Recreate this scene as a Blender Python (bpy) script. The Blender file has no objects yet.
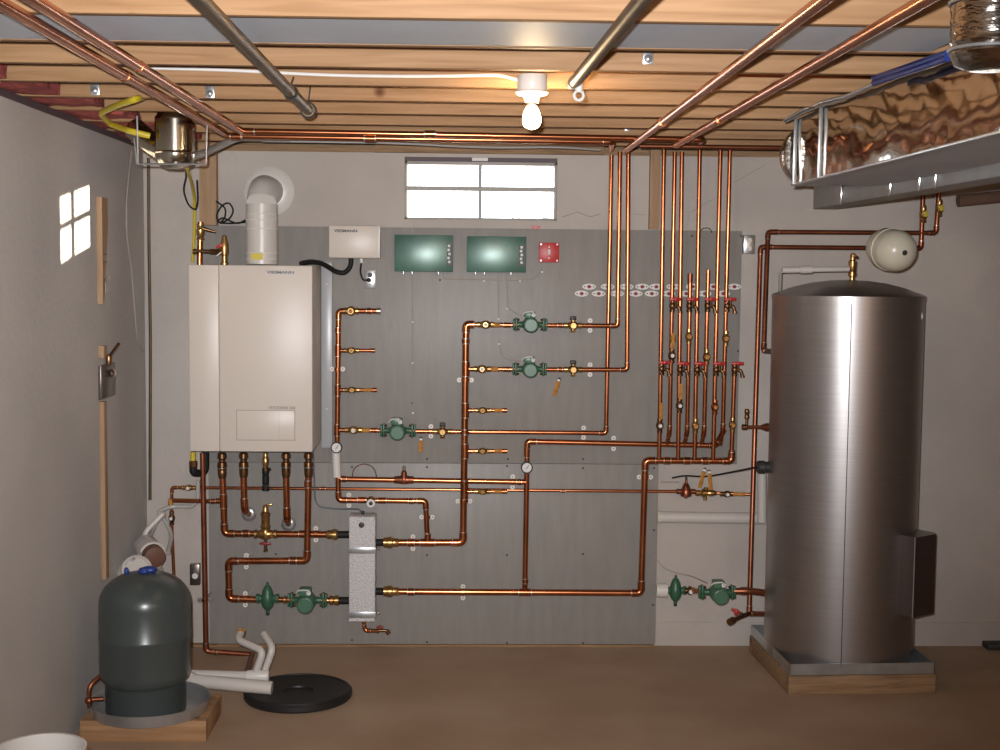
import bpy, bmesh, math, random
from mathutils import Vector, Matrix
random.seed(7)
SC = bpy.context.scene
COL = SC.collection
PI = math.pi
# ---------------------------------------------------------------- camera
F = 1350.0
EYE = Vector((0, 0, 1.95))
YAW, PITCH, ROLL = math.atan(40/F), math.atan(105/F), math.radians(0.55)
fw = Vector((math.sin(YAW)*math.cos(PITCH), math.cos(YAW)*math.cos(PITCH), -math.sin(PITCH)))
r0 = fw.cross(Vector((0, 0, 1))).normalized()
u0 = r0.cross(fw).normalized()
RT = r0*math.cos(ROLL) + u0*math.sin(ROLL)
UP = u0*math.cos(ROLL) - r0*math.sin(ROLL)
WY = 6.9                                   # the back wall's plane
def ray(px, py):
    return (fw + RT*((px-500)/F) - UP*((py-375)/F))
def at(px, py, Y):
    d = ray(px, py); return EYE + d*(Y/d.y)
def W(px, py, off=0.0):
    return at(px, py, WY-off)
def atz(px, py, z=0.0):
    d = ray(px, py); return EYE + d*((z-EYE.z)/d.z)
def atx(px, py, x):
    d = ray(px, py); return EYE + d*((x-EYE.x)/d.x)
cam = bpy.data.cameras.new('camera'); co = bpy.data.objects.new('camera', cam); COL.objects.link(co)
cam.sensor_width = 36; cam.lens = 36*F/1000; cam.clip_start = 0.05
m = Matrix((RT, UP, -fw)).transposed().to_4x4(); m.translation = EYE
co.matrix_world = m; SC.camera = co
# ---------------------------------------------------------------- materials
MT = {}
def mat(name, col, rough=0.5, metal=0.0, bump=0.0, bscale=40, var=0.0, vscale=6, stretch=(1,1,1), spec=0.5, emit=None, estr=0, coat=0, alpha=None, col2=None, detail=5):
    m = bpy.data.materials.new(name); m.use_nodes = True
    nt = m.node_tree; b = nt.nodes['Principled BSDF']
    b.inputs['Base Color'].default_value = (*col, 1); b.inputs['Roughness'].default_value = rough
    b.inputs['Metallic'].default_value = metal; b.inputs['Specular IOR Level'].default_value = spec
    b.inputs['Coat Weight'].default_value = coat
    if emit: b.inputs['Emission Color'].default_value = (*emit, 1); b.inputs['Emission Strength'].default_value = estr
    if var or bump:
        tc = nt.nodes.new('ShaderNodeTexCoord'); mp = nt.nodes.new('ShaderNodeMapping')
        mp.inputs['Scale'].default_value = stretch; nt.links.new(tc.outputs['Object'], mp.inputs[0])
    if var:
        n = nt.nodes.new('ShaderNodeTexNoise'); n.inputs['Scale'].default_value = vscale; n.inputs['Detail'].default_value = detail
        nt.links.new(mp.outputs[0], n.inputs['Vector'])
        r = nt.nodes.new('ShaderNodeValToRGB'); r.color_ramp.elements[0].position = .3; r.color_ramp.elements[1].position = .7
        c2 = col2 or tuple(min(1, c*(1+var)) for c in col); c1 = col if col2 else tuple(c*(1-var) for c in col)
        r.color_ramp.elements[0].color = (*c1, 1); r.color_ramp.elements[1].color = (*c2, 1)
        nt.links.new(n.outputs['Fac'], r.inputs[0]); nt.links.new(r.outputs[0], b.inputs['Base Color'])
    if bump:
        n = nt.nodes.new('ShaderNodeTexNoise'); n.inputs['Scale'].default_value = bscale; n.inputs['Detail'].default_value = 4
        nt.links.new(mp.outputs[0], n.inputs['Vector'])
        bp = nt.nodes.new('ShaderNodeBump'); bp.inputs['Strength'].default_value = bump; bp.inputs['Distance'].default_value = .02
        nt.links.new(n.outputs['Fac'], bp.inputs['Height']); nt.links.new(bp.outputs[0], b.inputs['Normal'])
    MT[name] = m; return m
def woodmat(name, c1, c2, stretch, knots=True):
    m = bpy.data.materials.new(name); m.use_nodes = True; nt = m.node_tree; b = nt.nodes['Principled BSDF']
    L = nt.links.new; N = nt.nodes.new
    tc = N('ShaderNodeTexCoord'); oi = N('ShaderNodeObjectInfo'); ad = N('ShaderNodeVectorMath'); ad.operation = 'ADD'
    mu = N('ShaderNodeMath'); mu.operation = 'MULTIPLY'; mu.inputs[1].default_value = 37
    L(oi.outputs['Random'], mu.inputs[0]); L(tc.outputs['Object'], ad.inputs[0]); L(mu.outputs[0], ad.inputs[1])
    mp = N('ShaderNodeMapping'); mp.inputs['Scale'].default_value = stretch; L(ad.outputs[0], mp.inputs[0])
    n = N('ShaderNodeTexNoise'); n.inputs['Scale'].default_value = 9; n.inputs['Detail'].default_value = 6; n.inputs['Distortion'].default_value = .6
    L(mp.outputs[0], n.inputs['Vector'])
    r = N('ShaderNodeValToRGB'); r.color_ramp.elements[0].position = .3; r.color_ramp.elements[1].position = .68
    r.color_ramp.elements[0].color = (*c1, 1); r.color_ramp.elements[1].color = (*c2, 1); L(n.outputs['Fac'], r.inputs[0])
    out = r.outputs[0]
    if knots:
        v = N('ShaderNodeTexVoronoi'); v.inputs['Scale'].default_value = 3.0
        L(ad.outputs[0], v.inputs['Vector'])
        k = N('ShaderNodeValToRGB'); k.color_ramp.elements[0].position = .03; k.color_ramp.elements[1].position = .085
        k.color_ramp.elements[0].color = (.28, .12, .05, 1); k.color_ramp.elements[1].color = (1, 1, 1, 1)
        L(v.outputs['Distance'], k.inputs[0])
        mx = N('ShaderNodeMix'); mx.data_type = 'RGBA'; mx.blend_type = 'MULTIPLY'; mx.inputs[0].default_value = .9
        L(out, mx.inputs[6]); L(k.outputs[0], mx.inputs[7]); out = mx.outputs[2]
    L(out, b.inputs['Base Color']); b.inputs['Roughness'].default_value = .65
    b.inputs['Specular IOR Level'].default_value = .25
    MT[name] = m; return m
mat('floor', (.37, .24, .155), .75, var=.3, vscale=1.6, bump=.08, bscale=60, col2=(.49, .35, .24), detail=9)
mat('wall', (.45, .40, .36), .8, var=.1, vscale=1.7, bump=.15, bscale=30, col2=(.55, .495, .45))
mat('wall_left', (.475, .46, .445), .8, var=.1, vscale=1.3, bump=.12, bscale=30, col2=(.575, .558, .54))
mat('panel', (.262, .243, .224), .42, var=.05, vscale=2, bump=.05, bscale=9, stretch=(14, 1, 2), spec=.35, col2=(.30, .278, .256))
woodmat('pine', (.29, .155, .07), (.42, .245, .125), (.25, 3, 5))
woodmat('pine_v', (.34, .21, .12), (.46, .30, .18), (5, 5, .3))
woodmat('pine_old', (.22, .13, .07), (.38, .24, .13), (.5, 5, 6))
mat('subfloor', (.34, .2, .1), .8, var=.3, vscale=12)
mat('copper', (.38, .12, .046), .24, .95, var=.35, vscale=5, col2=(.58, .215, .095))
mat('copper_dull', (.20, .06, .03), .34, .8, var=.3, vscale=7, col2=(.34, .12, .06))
mat('bronze_pipe', (.08, .056, .033), .45, .6, var=.3, vscale=6, col2=(.16, .11, .065), spec=.3)
mat('brass', (.36, .20, .07), .28, .9, var=.3, vscale=30, col2=(.58, .37, .15))
mat('brass_dark', (.12, .062, .028), .33, .85, var=.3, vscale=30, col2=(.24, .13, .06))
mat('solder', (.55, .48, .40), .3, .9)
mat('trunking', (.42, .43, .44), .3)
mat('chrome', (.8, .8, .8), .12, 1)
mat('white_plastic', (.72, .69, .64), .35)
mat('pvc', (.60, .56, .52), .35)
mat('white_enamel', (.66, .585, .52), .38, bump=.02, bscale=60)
mat('enamel_line', (.35, .30, .26), .6)
mat('dark', (.03, .03, .03), .5)
mat('black_rubber', (.012, .012, .012), .6, spec=.3)
mat('grey_cable', (.30, .27, .25), .5)
mat('tan_wire', (.38, .32, .28), .6)
mat('green', (.035, .115, .062), .38, bump=.05, bscale=40)
mat('green_motor', (.07, .165, .10), .35)
mat('panel_green', (.06, .15, .115), .33, metal=.15, var=.2, vscale=8, bump=.02, bscale=5, spec=.8)
mat('red', (.50, .02, .02), .4)
mat('red_dark', (.28, .02, .02), .4)
mat('tag', (.50, .22, .035), .6, var=.3, vscale=40)
mat('yellow', (.62, .48, .03), .45)
mat('blue', (.015, .04, .22), .35)
mat('steel', (.41, .385, .38), .38, .95, bump=.012, bscale=3, stretch=(1, 1, 60), var=.06, vscale=3)
mat('steel_dark', (.21, .175, .16), .3, .9)
mat('galv', (.52, .53, .54), .3, .75, var=.15, vscale=10)
mat('sheet_metal', (.60, .64, .70), .55, 0, spec=.3, var=.05, vscale=3, bump=.03, bscale=2)
mat('boot', (.46, .42, .35), .2, 1.0)
mat('duct_grey', (.36, .36, .355), .45, .5, var=.1, vscale=8)
mat('foil', (.55, .49, .42), .08, 1.0, bump=.12, bscale=3.5, stretch=(.8, .5, 1.3), var=.06, vscale=6)
mat('foil_round', (.42, .39, .35), .15, 1.0, bump=.3, bscale=14, stretch=(1, 1, 3))
mat('hx_foil', (.74, .73, .73), .4, .35, bump=.5, bscale=170, var=.25, vscale=150)
mat('tank_grey', (.055, .066, .064), .28, var=.1, vscale=3)
mat('lid', (.012, .012, .013), .5, bump=.1, bscale=30)
mat('insul_pink', (.34, .07, .06), .95, bump=.8, bscale=40, var=.4, vscale=14)
mat('insul_brown', (.16, .09, .06), .95, bump=.5, bscale=40)
mat('cream', (.62, .58, .47), .3)
mat('porcelain', (.75, .70, .64), .25)
mat('window_frame', (.35, .33, .30), .5)
mat('window_dark', (.10, .07, .08), .6)
mat('paper', (.78, .76, .73), .6)
mat('bulb', (1, .9, .7), .3, emit=(1, .72, .40), estr=240)
mat('outlet_steel', (.5, .5, .5), .3, .8)
mat('brown_plug', (.16, .075, .05), .6)
mat('clear_tube', (.45, .43, .41), .2)
mat('blue_grey', (.13, .15, .19), .5)
g = bpy.data.materials.new('glass'); g.use_nodes = True; nt = g.node_tree; nt.nodes.clear()
o = nt.nodes.new('ShaderNodeOutputMaterial'); mx = nt.nodes.new('ShaderNodeMixShader'); tr = nt.nodes.new('ShaderNodeBsdfTransparent'); gl = nt.nodes.new('ShaderNodeBsdfGlossy')
gl.inputs['Roughness'].default_value = .03
mx.inputs[0].default_value = .05; nt.links.new(tr.outputs[0], mx.inputs[1]); nt.links.new(gl.outputs[0], mx.inputs[2]); nt.links.new(mx.outputs[0], o.inputs[0]); MT['glass'] = g
# ---------------------------------------------------------------- mesh helpers
X, Yv, Z = Vector((1, 0, 0)), Vector((0, 1, 0)), Vector((0, 0, 1))
def V(*a): return Vector(a)
def frame(axis, ref=None):
    a = Vector(axis).normalized()
    r = Vector(ref) if ref is not None else (Z if abs(a.z) < .9 else X)
    u = r.cross(a).normalized(); v = a.cross(u).normalized()
    return u, v, a
def fillet(pts, rad, n=5):
    if rad <= 0 or len(pts) < 3: return [Vector(p) for p in pts]
    out = [Vector(pts[0])]
    for i in range(1, len(pts)-1):
        p = Vector(pts[i]); a = Vector(pts[i-1])-p; b = Vector(pts[i+1])-p
        la, lb = a.length, b.length
        if la < 1e-6 or lb < 1e-6: continue
        t = min(rad, la*.48, lb*.48); a.normalize(); b.normalize()
        p0 = p+a*t; p1 = p+b*t
        for k in range(n+1):
            s = k/n; out.append(p0*(1-s)**2 + p*2*s*(1-s) + p1*s*s)
    out.append(Vector(pts[-1])); return out
class MB:
    def __init__(s): s.v = []; s.f = []; s.mi = []; s.cur = 0
    def m(s, i): s.cur = i; return s
    def face(s, idx): s.f.append(tuple(idx)); s.mi.append(s.cur)
    def rings(s, rings, caps=True):
        n = len(rings[0]); base = len(s.v)
        for r in rings: s.v += [tuple(p) for p in r]
        for i in range(len(rings)-1):
            for k in range(n):
                a = base+i*n+k; b = base+i*n+(k+1) % n
                s.face((a, b, b+n, a+n))
        if caps:
            s.face([base+k for k in range(n)][::-1]); s.face([base+(len(rings)-1)*n+k for k in range(n)])
        return s
    def tube(s, pts, r, seg=12, caps=True):
        pts = [Vector(p) for p in pts]; P = [pts[0]]
        for p in pts[1:]:
            if (p-P[-1]).length > 1e-5: P.append(p)
        if len(P) < 2: return s
        rr = r if isinstance(r, (list, tuple)) else [r]*len(P)
        T = []
        for i in range(len(P)):
            if i == 0: t = P[1]-P[0]
            elif i == len(P)-1: t = P[-1]-P[-2]
            else: t = (P[i]-P[i-1]).normalized()+(P[i+1]-P[i]).normalized()
            T.append(t.normalized())
        u = frame(T[0])[0]; R = []
        for i, p in enumerate(P):
            u = (u-T[i]*u.dot(T[i])).normalized(); v = T[i].cross(u)
            R.append([p+(u*math.cos(2*PI*k/seg)+v*math.sin(2*PI*k/seg))*rr[i] for k in range(seg)])
        return s.rings(R, caps)
    def lathe(s, o, axis, prof, seg=24, ref=None):
        u, v, a = frame(axis, ref); o = Vector(o)
        return s.rings([[o+a*h+(u*math.cos(2*PI*k/seg)+v*math.sin(2*PI*k/seg))*max(r, 1e-4) for k in range(seg)] for r, h in prof])
    def cyl(s, a, b, r, seg=16, r2=None):
        a = Vector(a); b = Vector(b); return s.lathe(a, b-a, [(r, 0), (r2 if r2 is not None else r, (b-a).length)], seg)
    def box(s, c, size, rot=None, ch=0.0):
        c = Vector(c); hx, hy, hz = [q/2 for q in size]
        bm = bmesh.new(); bmesh.ops.create_cube(bm, size=2)
        for v in bm.verts: v.co = Vector((v.co.x*hx, v.co.y*hy, v.co.z*hz))
        if ch: bmesh.ops.bevel(bm, geom=bm.edges[:], offset=ch, segments=2, affect='EDGES', profile=.5)
        base = len(s.v); bm.verts.ensure_lookup_table(); bm.verts.index_update()
        for v in bm.verts: s.v.append(tuple(c+(rot@v.co if rot else v.co)))
        for f in bm.faces: s.face([base+v.index for v in f.verts])
        bm.free(); return s
    def bx(s, a, b, ch=0.0):
        a = Vector(a); b = Vector(b); return s.box((a+b)/2, [abs(q) for q in (b-a)], None, ch)
    def ell(s, c, rad, nu=20, nv=12):
        c = Vector(c); R = []
        for i in range(nv+1):
            t = PI*i/nv; rr = max(math.sin(t), 1e-3)
            R.append([c+Vector((rad[0]*rr*math.cos(2*PI*k/nu), rad[1]*rr*math.sin(2*PI*k/nu), rad[2]*math.cos(t))) for k in range(nu)])
        return s.rings(R[::-1])
    def prism(s, poly, o, u, v, n, th):
        o = Vector(o); a = [o+u*p[0]+v*p[1] for p in poly]
        return s.rings([a, [p+n*th for p in a]])
    def torus(s, c, axis, R, r, seg=28, ss=8, a0=0, a1=2*PI):
        u, v, a = frame(axis); pts = [Vector(c)+(u*math.cos(a0+(a1-a0)*k/seg)+v*math.sin(a0+(a1-a0)*k/seg))*R for k in range(seg+1)]
        return s.tube(pts, r, ss)
    def build(s, name, mats, root=None, label=None, ang=38, off=None):
        o3 = off if off is not None else (root['_o'] if root is not None else None)
        o3 = Vector(o3) if o3 is not None else Vector((0, 0, 0))
        me = bpy.data.meshes.new(name)
        me.from_pydata([tuple(Vector(p)-o3) for p in s.v], [], s.f)
        if isinstance(mats, str): mats = [mats]
        for q in mats: me.materials.append(MT[q])
        for p, mi in zip(me.polygons, s.mi): p.material_index = mi
        bm = bmesh.new(); bm.from_mesh(me); bmesh.ops.recalc_face_normals(bm, faces=bm.faces[:]); bm.to_mesh(me); bm.free()
        me.update(); me.shade_smooth(); me.set_sharp_from_angle(angle=math.radians(ang))
        ob = bpy.data.objects.new(name, me); COL.objects.link(ob)
        ob['_o'] = tuple(o3)
        if root is not None: ob.parent = root
        else: ob.location = o3
        if label: ob['label'] = label
        return ob
def thing(name, label, cat, loc, group=None):
    o = bpy.data.objects.new(name, None); COL.objects.link(o); o.empty_display_size = .05
    o.location = loc; o['_o'] = tuple(loc); o['label'] = label; o['category'] = cat
    if group: o['group'] = group
    return o
def tag(o, label, cat, group=None):
    o['label'] = label; o['category'] = cat
    if group: o['group'] = group
    return o
def one(name, mb, mats, label, cat, group=None, ang=38, loc=None):
    if loc is None:
        n = len(mb.v); loc = Vector((sum(p[0] for p in mb.v)/n, sum(p[1] for p in mb.v)/n, min(p[2] for p in mb.v)))
    return tag(mb.build(name, mats, None, ang=ang, off=loc), label, cat, group)
def structure(name, mb, mats):
    o = mb.build(name, mats); o['kind'] = 'structure'; return o
def dup(root, loc, label=None, group=None, parent=None):
    r = root.copy(); COL.objects.link(r)
    if parent is None: r.location = loc
    else: r.parent = parent
    for ch in [c for c in bpy.data.objects if c.parent == root]: dup(ch, None, parent=r)
    if label: r['label'] = label
    if group: r['group'] = group
    return r
# ---------------------------------------------------------------- plumbing parts
def elbow_mb(p, a, b, r, rad):
    la = min(rad, a.length*.48, b.length*.48)*1.0; a = a.normalized(); b = b.normalized()
    mb = MB(); e = r*1.0
    path = fillet([p+a*(la+e), p, p+b*(la+e)], la, 6)
    mb.tube(path, r*1.16, 14)
    mb.m(1)
    for d in (a, b): mb.cyl(p+d*(la+e), p+d*(la+e+r*.28), r*1.12, 14)
    return mb
def add_clamp(root, c, d, r, cm='white_plastic', side=None):
    """split clamp on a wall plate; d = pipe direction"""
    c = Vector(c); wy = WY-.02
    n = V(0, -1, 0); d = Vector(d).normalized(); t = n.cross(d).normalized()
    mb = MB(); ex = r*2.1
    mb.m(2).tube([c-d*.006, c+d*.006], r*1.32, 14).m(0)
    for sgn in (-1, 1):
        e = c+t*sgn*(r+.013)
        mb.cyl(V(e.x, e.y+.002, e.z)-n*0, V(e.x, e.y-.006, e.z), .0125, 12)
        mb.m(1).cyl(V(e.x, e.y-.006, e.z), V(e.x, e.y-.008, e.z), .0028, 8).m(0)
    mb.cyl(c, V(c.x, wy, c.z), .005, 8)
    mb.build('clamp', [cm, 'dark', 'copper'], root, label='white pipe clamp' if cm == 'white_plastic' else None)
def inline_valve(root, c, d, r, mt='brass', disc='paper', ln=.075, name='check_valve'):
    c = Vector(c); d = Vector(d).normalized(); h = ln/2
    mb = MB().lathe(c-d*h, d, [(r*1.25, 0), (r*1.3, h*.35), (r*1.05, h*.4), (r*1.75, h*.8), (r*1.8, h*1.2), (r*1.05, h*1.6), (r*1.3, h*1.65), (r*1.25, ln)], 12)
    mb.cyl(c, c+V(0, -r*2.2, 0), r*1.05, 12)
    o = mb.build(name, mt, root)
    MB().cyl(c+V(0, -r*2.2, 0), c+V(0, -r*2.45, 0), r*.85, 12).build('cap', disc, o)
    return o
def stop_valve(root, c, d, r, hmat='red', side=V(1, 0, 0)):
    """drain/stop valve: body, side outlet and a red lever handle above"""
    c = Vector(c); d = Vector(d).normalized()
    mb = MB().lathe(c-d*.03, d, [(r*1.3, 0), (r*1.35, .012), (r*1.1, .014), (r*1.5, .025), (r*1.5, .038), (r*1.1, .046), (r*1.35, .048), (r*1.3, .06)], 12)
    mb.tube(fillet([c, c+side*.03+V(0, -.012, 0), c+side*.038+V(0, -.012, -.032)], .012), .009, 10)
    mb.cyl(c+side*.038+V(0, -.012, -.026), c+side*.038+V(0, -.012, -.036), .012, 10)
    mb.cyl(c+side*.015+V(0, -.02, .0), c+side*.015+V(0, -.02, .03), .005, 8)
    o = mb.build('stop_valve', 'brass_dark', root)
    hb = MB(); hc = c+side*.012+V(0, -.02, .034)
    hb.box(hc, (.060, .018, .016), None, .004); hb.box(hc+V(0, -.004, .002), (.018, .036, .016), None, .004); hb.cyl(hc-V(0, 0, .008), hc+V(0, 0, .007), .009, 10)
    hb.build('handle', hmat, o, label='red valve handle')
    return o
def balance_valve(root, c, d, r):
    c = Vector(c); d = Vector(d).normalized(); t = Z if abs(d.x) > .5 else X
    mb = MB().lathe(c-d*.045, d, [(r*1.25, 0), (r*1.3, .016), (r*1.0, .018), (r*1.6, .03), (r*2.0, .045), (r*1.6, .06), (r*1.0, .072), (r*1.3, .074), (r*1.25, .09)], 12)
    mb.cyl(c-t*.034, c+t*.03, .011, 10).cyl(c-t*.034, c-t*.024, .014, 6)
    mb.cyl(c, c+V(0, -.036, 0), .014, 12)
    o = mb.build('balancing_valve', 'brass', root)
    MB().box(c+t*.036, (.03, .03, .02), None, .004).build('knob', 'dark', o, label='black knob')
def run(label, pts, r, mt='copper', clamps=(), balls=(), joints=(), caps=(), cat='pipe', group=None, name='copper_pipe', rad=None, world=False, elbows=True, loc=None):
    P = [Vector(p) for p in pts] if world else [W(*p) for p in pts]
    root = thing(name, label, cat, P[0] if loc is None else loc, group)
    rad = r*1.9 if rad is None else rad
    MB().tube(fillet(P, rad, 6), r, 14).build('tube', mt, root)
    if elbows:
        for i in range(1, len(P)-1):
            a = P[i-1]-P[i]; b = P[i+1]-P[i]
            if a.angle(b) < math.radians(155): elbow_mb(P[i], a, b, r, rad).build('elbow', [mt, 'solder'], root)
    for c in clamps:        # (px,py,off,'h'|'v'[,mat])
        d = X if c[3] == 'h' else Z
        add_clamp(root, W(*c[:3]), d, r, c[4] if len(c) > 4 else 'white_plastic')
    for b in balls:         # (px,py,off,'h'|'v')
        inline_valve(root, W(*b[:3]), X if b[3] == 'h' else Z, max(r, .0095), *(b[4:]))
    for j in joints:        # couplings
        p = W(*j[:3]); d = X if j[3] == 'h' else Z
        ln = j[4] if len(j) > 4 else .03
        mb = MB().cyl(p-d*ln/2, p+d*ln/2, r*1.16, 14); mb.m(1)
        for s_ in (-1, 1): mb.cyl(p+d*s_*ln/2, p+d*s_*(ln/2+r*.28), r*1.1, 14)
        mb.build('coupling', [mt, 'solder'], root)
    for c in caps:
        p = W(*c[:3]); d = X if c[3] == 'h' else Z
        MB().cyl(p-d*.012, p+d*.008, r*1.2, 14).build('end_cap', mt if len(c) < 5 else c[4], root)
    return root
def tee(root, c, r, r2, d, bd, mt='copper'):
    c = Vector(c); mb = MB().cyl(c-d*r*2, c+d*r*2, r*1.16, 14).cyl(c, c+bd*(r*1.16+r2*1.6), r2*1.18, 14).m(1)
    mb.cyl(c-d*r*2.25, c-d*r*2, r*1.1, 14).cyl(c+d*r*2, c+d*r*2.25, r*1.1, 14).cyl(c+bd*(r*1.16+r2*1.6), c+bd*(r*1.16+r2*1.9), r2*1.12, 14)
    mb.build('tee', [mt, 'solder'], root)
# ================================================================ THE ROOM
XL, XR, YF = -1.6, 4.2, -2.6
ZT = 2.535                                  # top of the concrete walls
ZJ = 2.564                                  # underside of the joists
ZS = 2.805                                  # underside of the subfloor
structure('floor', MB().bx((XL-.3, YF-.3, -.15), (XR+.3, WY+.3, 0)), 'floor')
wl = W(404.5, 200); wr = W(557, 200); wt = W(480, 157.5).z; wb = W(480, 220).z
mb = MB()
mb.bx((XL-.3, WY, 0), (wl.x, WY+.17, ZT)).bx((wr.x, WY, 0), (XR+.3, WY+.17, ZT)).bx((wl.x, WY, 0), (wr.x, WY+.17, wb))
mb.bx((wl.x, WY, wt), (wr.x, WY+.17, ZT))
structure('wall_back', mb, 'wall')
structure('wall_left', MB().bx((XL-.25, YF, 0), (XL, WY, ZT)), 'wall_left')
structure('wall_right', MB().bx((XR, YF, 0), (XR+.25, WY, ZT)), 'wall')
structure('wall_front', MB().bx((XL-.25, YF-.25, 0), (XR+.25, YF, ZS)), 'wall')
structure('ceiling', MB().bx((XL-.3, YF-.3, ZS), (XR+.3, WY+.3, ZS+.02)), 'subfloor')
# sill plates and rim boards that close the room above the concrete
structure('trim_1', MB().bx((XL-.25, YF, ZT), (XL, WY, ZJ)).bx((XL-.25, YF, ZJ), (XL-.2, WY, ZS)), 'window_dark')
structure('trim_2', MB().bx((XL, WY, ZT), (XR, WY+.17, ZJ)).bx((XL, WY+.1, ZJ), (XR, WY+.16, ZS)), 'pine_old')
structure('trim_3', MB().bx((XR, YF, ZT), (XR+.25, WY, ZJ)).bx((XR+.2, YF, ZJ), (XR+.25, WY, ZS)), 'pine_old')
# faint formwork ledges of the concrete on the lower right
la, lb = W(655, 622.5), W(747, 625)
structure('trim_4', MB().bx((la.x, WY-.006, la.z-.004), (lb.x+1.5, WY, la.z+.004)), 'wall')
# window
mb = MB(); yg = WY+.04
fw_ = .014
for a, b in (((wl.x, wb), (wl.x+fw_, wt)), ((wr.x-fw_, wb), (wr.x, wt)), ((wl.x, wb), (wr.x, wb+.012)), ((wl.x, wt-.036), (wr.x, wt))):
    mb.bx((a[0], yg-.03, a[1]), (b[0], yg+.03, b[1]), .003)
win = mb.build('window_1', 'window_frame', off=(wl.x, yg, wb)); win['kind'] = 'structure'
mx_ = at(480, 200, yg).x; my_ = at(480, 189, yg).z
MB().bx((mx_-.009, yg-.02, wb), (mx_+.009, yg+.02, wt)).build('mullion', 'window_frame', win, off=(wl.x, yg, wb))
MB().bx((wl.x, yg-.022, my_-.011), (wr.x, yg+.022, my_+.011)).build('crossbar', 'window_frame', win, off=(wl.x, yg, wb))
MB().bx((wl.x, yg-.04, wt-.022), (wr.x, yg-.031, wt)).build('head_strip', 'window_dark', win, label='dark head strip', off=(wl.x, yg, wb))
MB().bx((wl.x+fw_, yg-.002, wb+.01), (wr.x-fw_, yg+.002, wt-.03)).build('pane', 'glass', win, off=(wl.x, yg, wb))
p = at(480, 159.5, yg-.045)
one('sticker', MB().bx((p.x-.04, p.y, p.z-.007), (p.x+.04, p.y+.002, p.z+.009)), 'paper', 'small pale sticker on the dark strip above the window panes', 'sticker')
# grass stems seen through the lower right pane
mb = MB()
for pts in (((505, 222), (520, 214), (532, 212), (545, 219)), ((512, 222), (522, 216), (533, 214)), ((518, 213), (535, 217), (556, 219))):
    mb.tube(fillet([at(a, b, yg+.16) for a, b in pts], .1, 4), .0022, 6)
one('dry_weed', mb, 'dark', 'thin dark dry stems outside the lower right window pane', 'plant')
# flat ground outside, its top just below the window
structure('trim_5', MB().bx((wl.x-1.5, WY+.17, 1.6), (wr.x+.5, WY+3, wb-.06)), 'floor')
# ================================================================ CEILING
names = ['nearest', 'second', 'third', 'fourth', 'fifth', 'sixth', 'seventh', 'eighth', 'ninth']
JY = [3.37+.412*k for k in range(9)]
for k, y in enumerate(JY):
    lab = ['wide unpainted pine joist at the top of the view, in front of the metal panning', 'pine joist just behind the grey metal panning', 'second pine joist behind the grey metal panning', 'pine joist that carries the bulb holder and the white cable',
           'pine joist directly behind the bulb holder', 'second pine joist behind the bulb holder', 'third pine joist behind the bulb holder', 'pine joist just behind the long red-lit copper pipes', 'rearmost pine joist, nearest the back wall'][k]
    one('ceiling_joist', MB().bx((XL-.18, y, ZJ), (XR+.18, y+.038, ZS), .002), 'pine', lab, 'joist', 'ceiling joists')
# sheet metal panning under the first bay
one('metal_panning', MB().bx((XL, JY[0]+.039, ZJ+.002), (1.30, JY[1]-.001, ZJ+.005)), 'sheet_metal', 'blue-grey sheet metal panning closing the joist bay above', 'duct panel')
# wood header above the window
one('wood_header', MB().bx((W(375, 150).x, WY-.045, ZT), (W(603, 150).x, WY, ZJ+.09), .002), 'pine_old', 'old wooden header board above the basement window', 'board')
# insulation
def batt(a, b, mt, label):
    a = Vector(a); b = Vector(b); bm = bmesh.new(); bmesh.ops.create_cube(bm, size=1)
    bmesh.ops.subdivide_edges(bm, edges=bm.edges[:], cuts=9, use_grid_fill=True)
    mb = MB(); c = (a+b)/2; s = b-a
    from mathutils import noise
    for v in bm.verts:
        p = Vector((c.x+v.co.x*s.x, c.y+v.co.y*s.y, c.z+v.co.z*s.z))
        q = noise.noise_vector(p*9)*.02; mb.v.append(tuple(p+Vector((q.x, q.y, q.z))))
    bm.verts.index_update()
    for f in bm.faces: mb.face([v.index for v in f.verts])
    bm.free()
    return one('insulation_batt', mb, mt, label, 'insulation', 'insulation batts')
side_lab = ['nearest the camera', 'second from the camera', 'third from the camera', 'fourth from the camera', 'fifth from the camera', 'last before the back corner']
for i, k in enumerate((2, 3, 4, 5, 6, 7)):
    batt((XL-.19, JY[k]+.07, ZJ+.003), (XL+.10+.05*i, JY[k]+.37, ZS-.04), 'insul_pink', 'pink insulation in a joist bay over the left wall, '+side_lab[i])
batt((W(150, 145).x, WY-.03, ZJ+.03), (W(300, 145).x, WY+.08, ZS-.05), 'insul_pink', 'pink insulation above the back wall behind the left ends of the copper pipes')
batt((W(302, 145).x, WY-.03, ZJ+.03), (W(370, 145).x, WY+.08, ZS-.05), 'insul_brown', 'brownish insulation above the back wall left of the wooden header')
batt((W(609, 145).x, WY-.03, ZJ+.03), (W(700, 145).x, WY+.08, ZS-.05), 'insul_pink', 'pink insulation above the wall behind the tops of the risers')
batt((W(704, 145).x, WY-.03, ZJ+.03), (W(850, 145).x, WY+.08, ZS-.05), 'insul_brown', 'brownish insulation above the wall between the risers and the foil duct')
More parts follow.
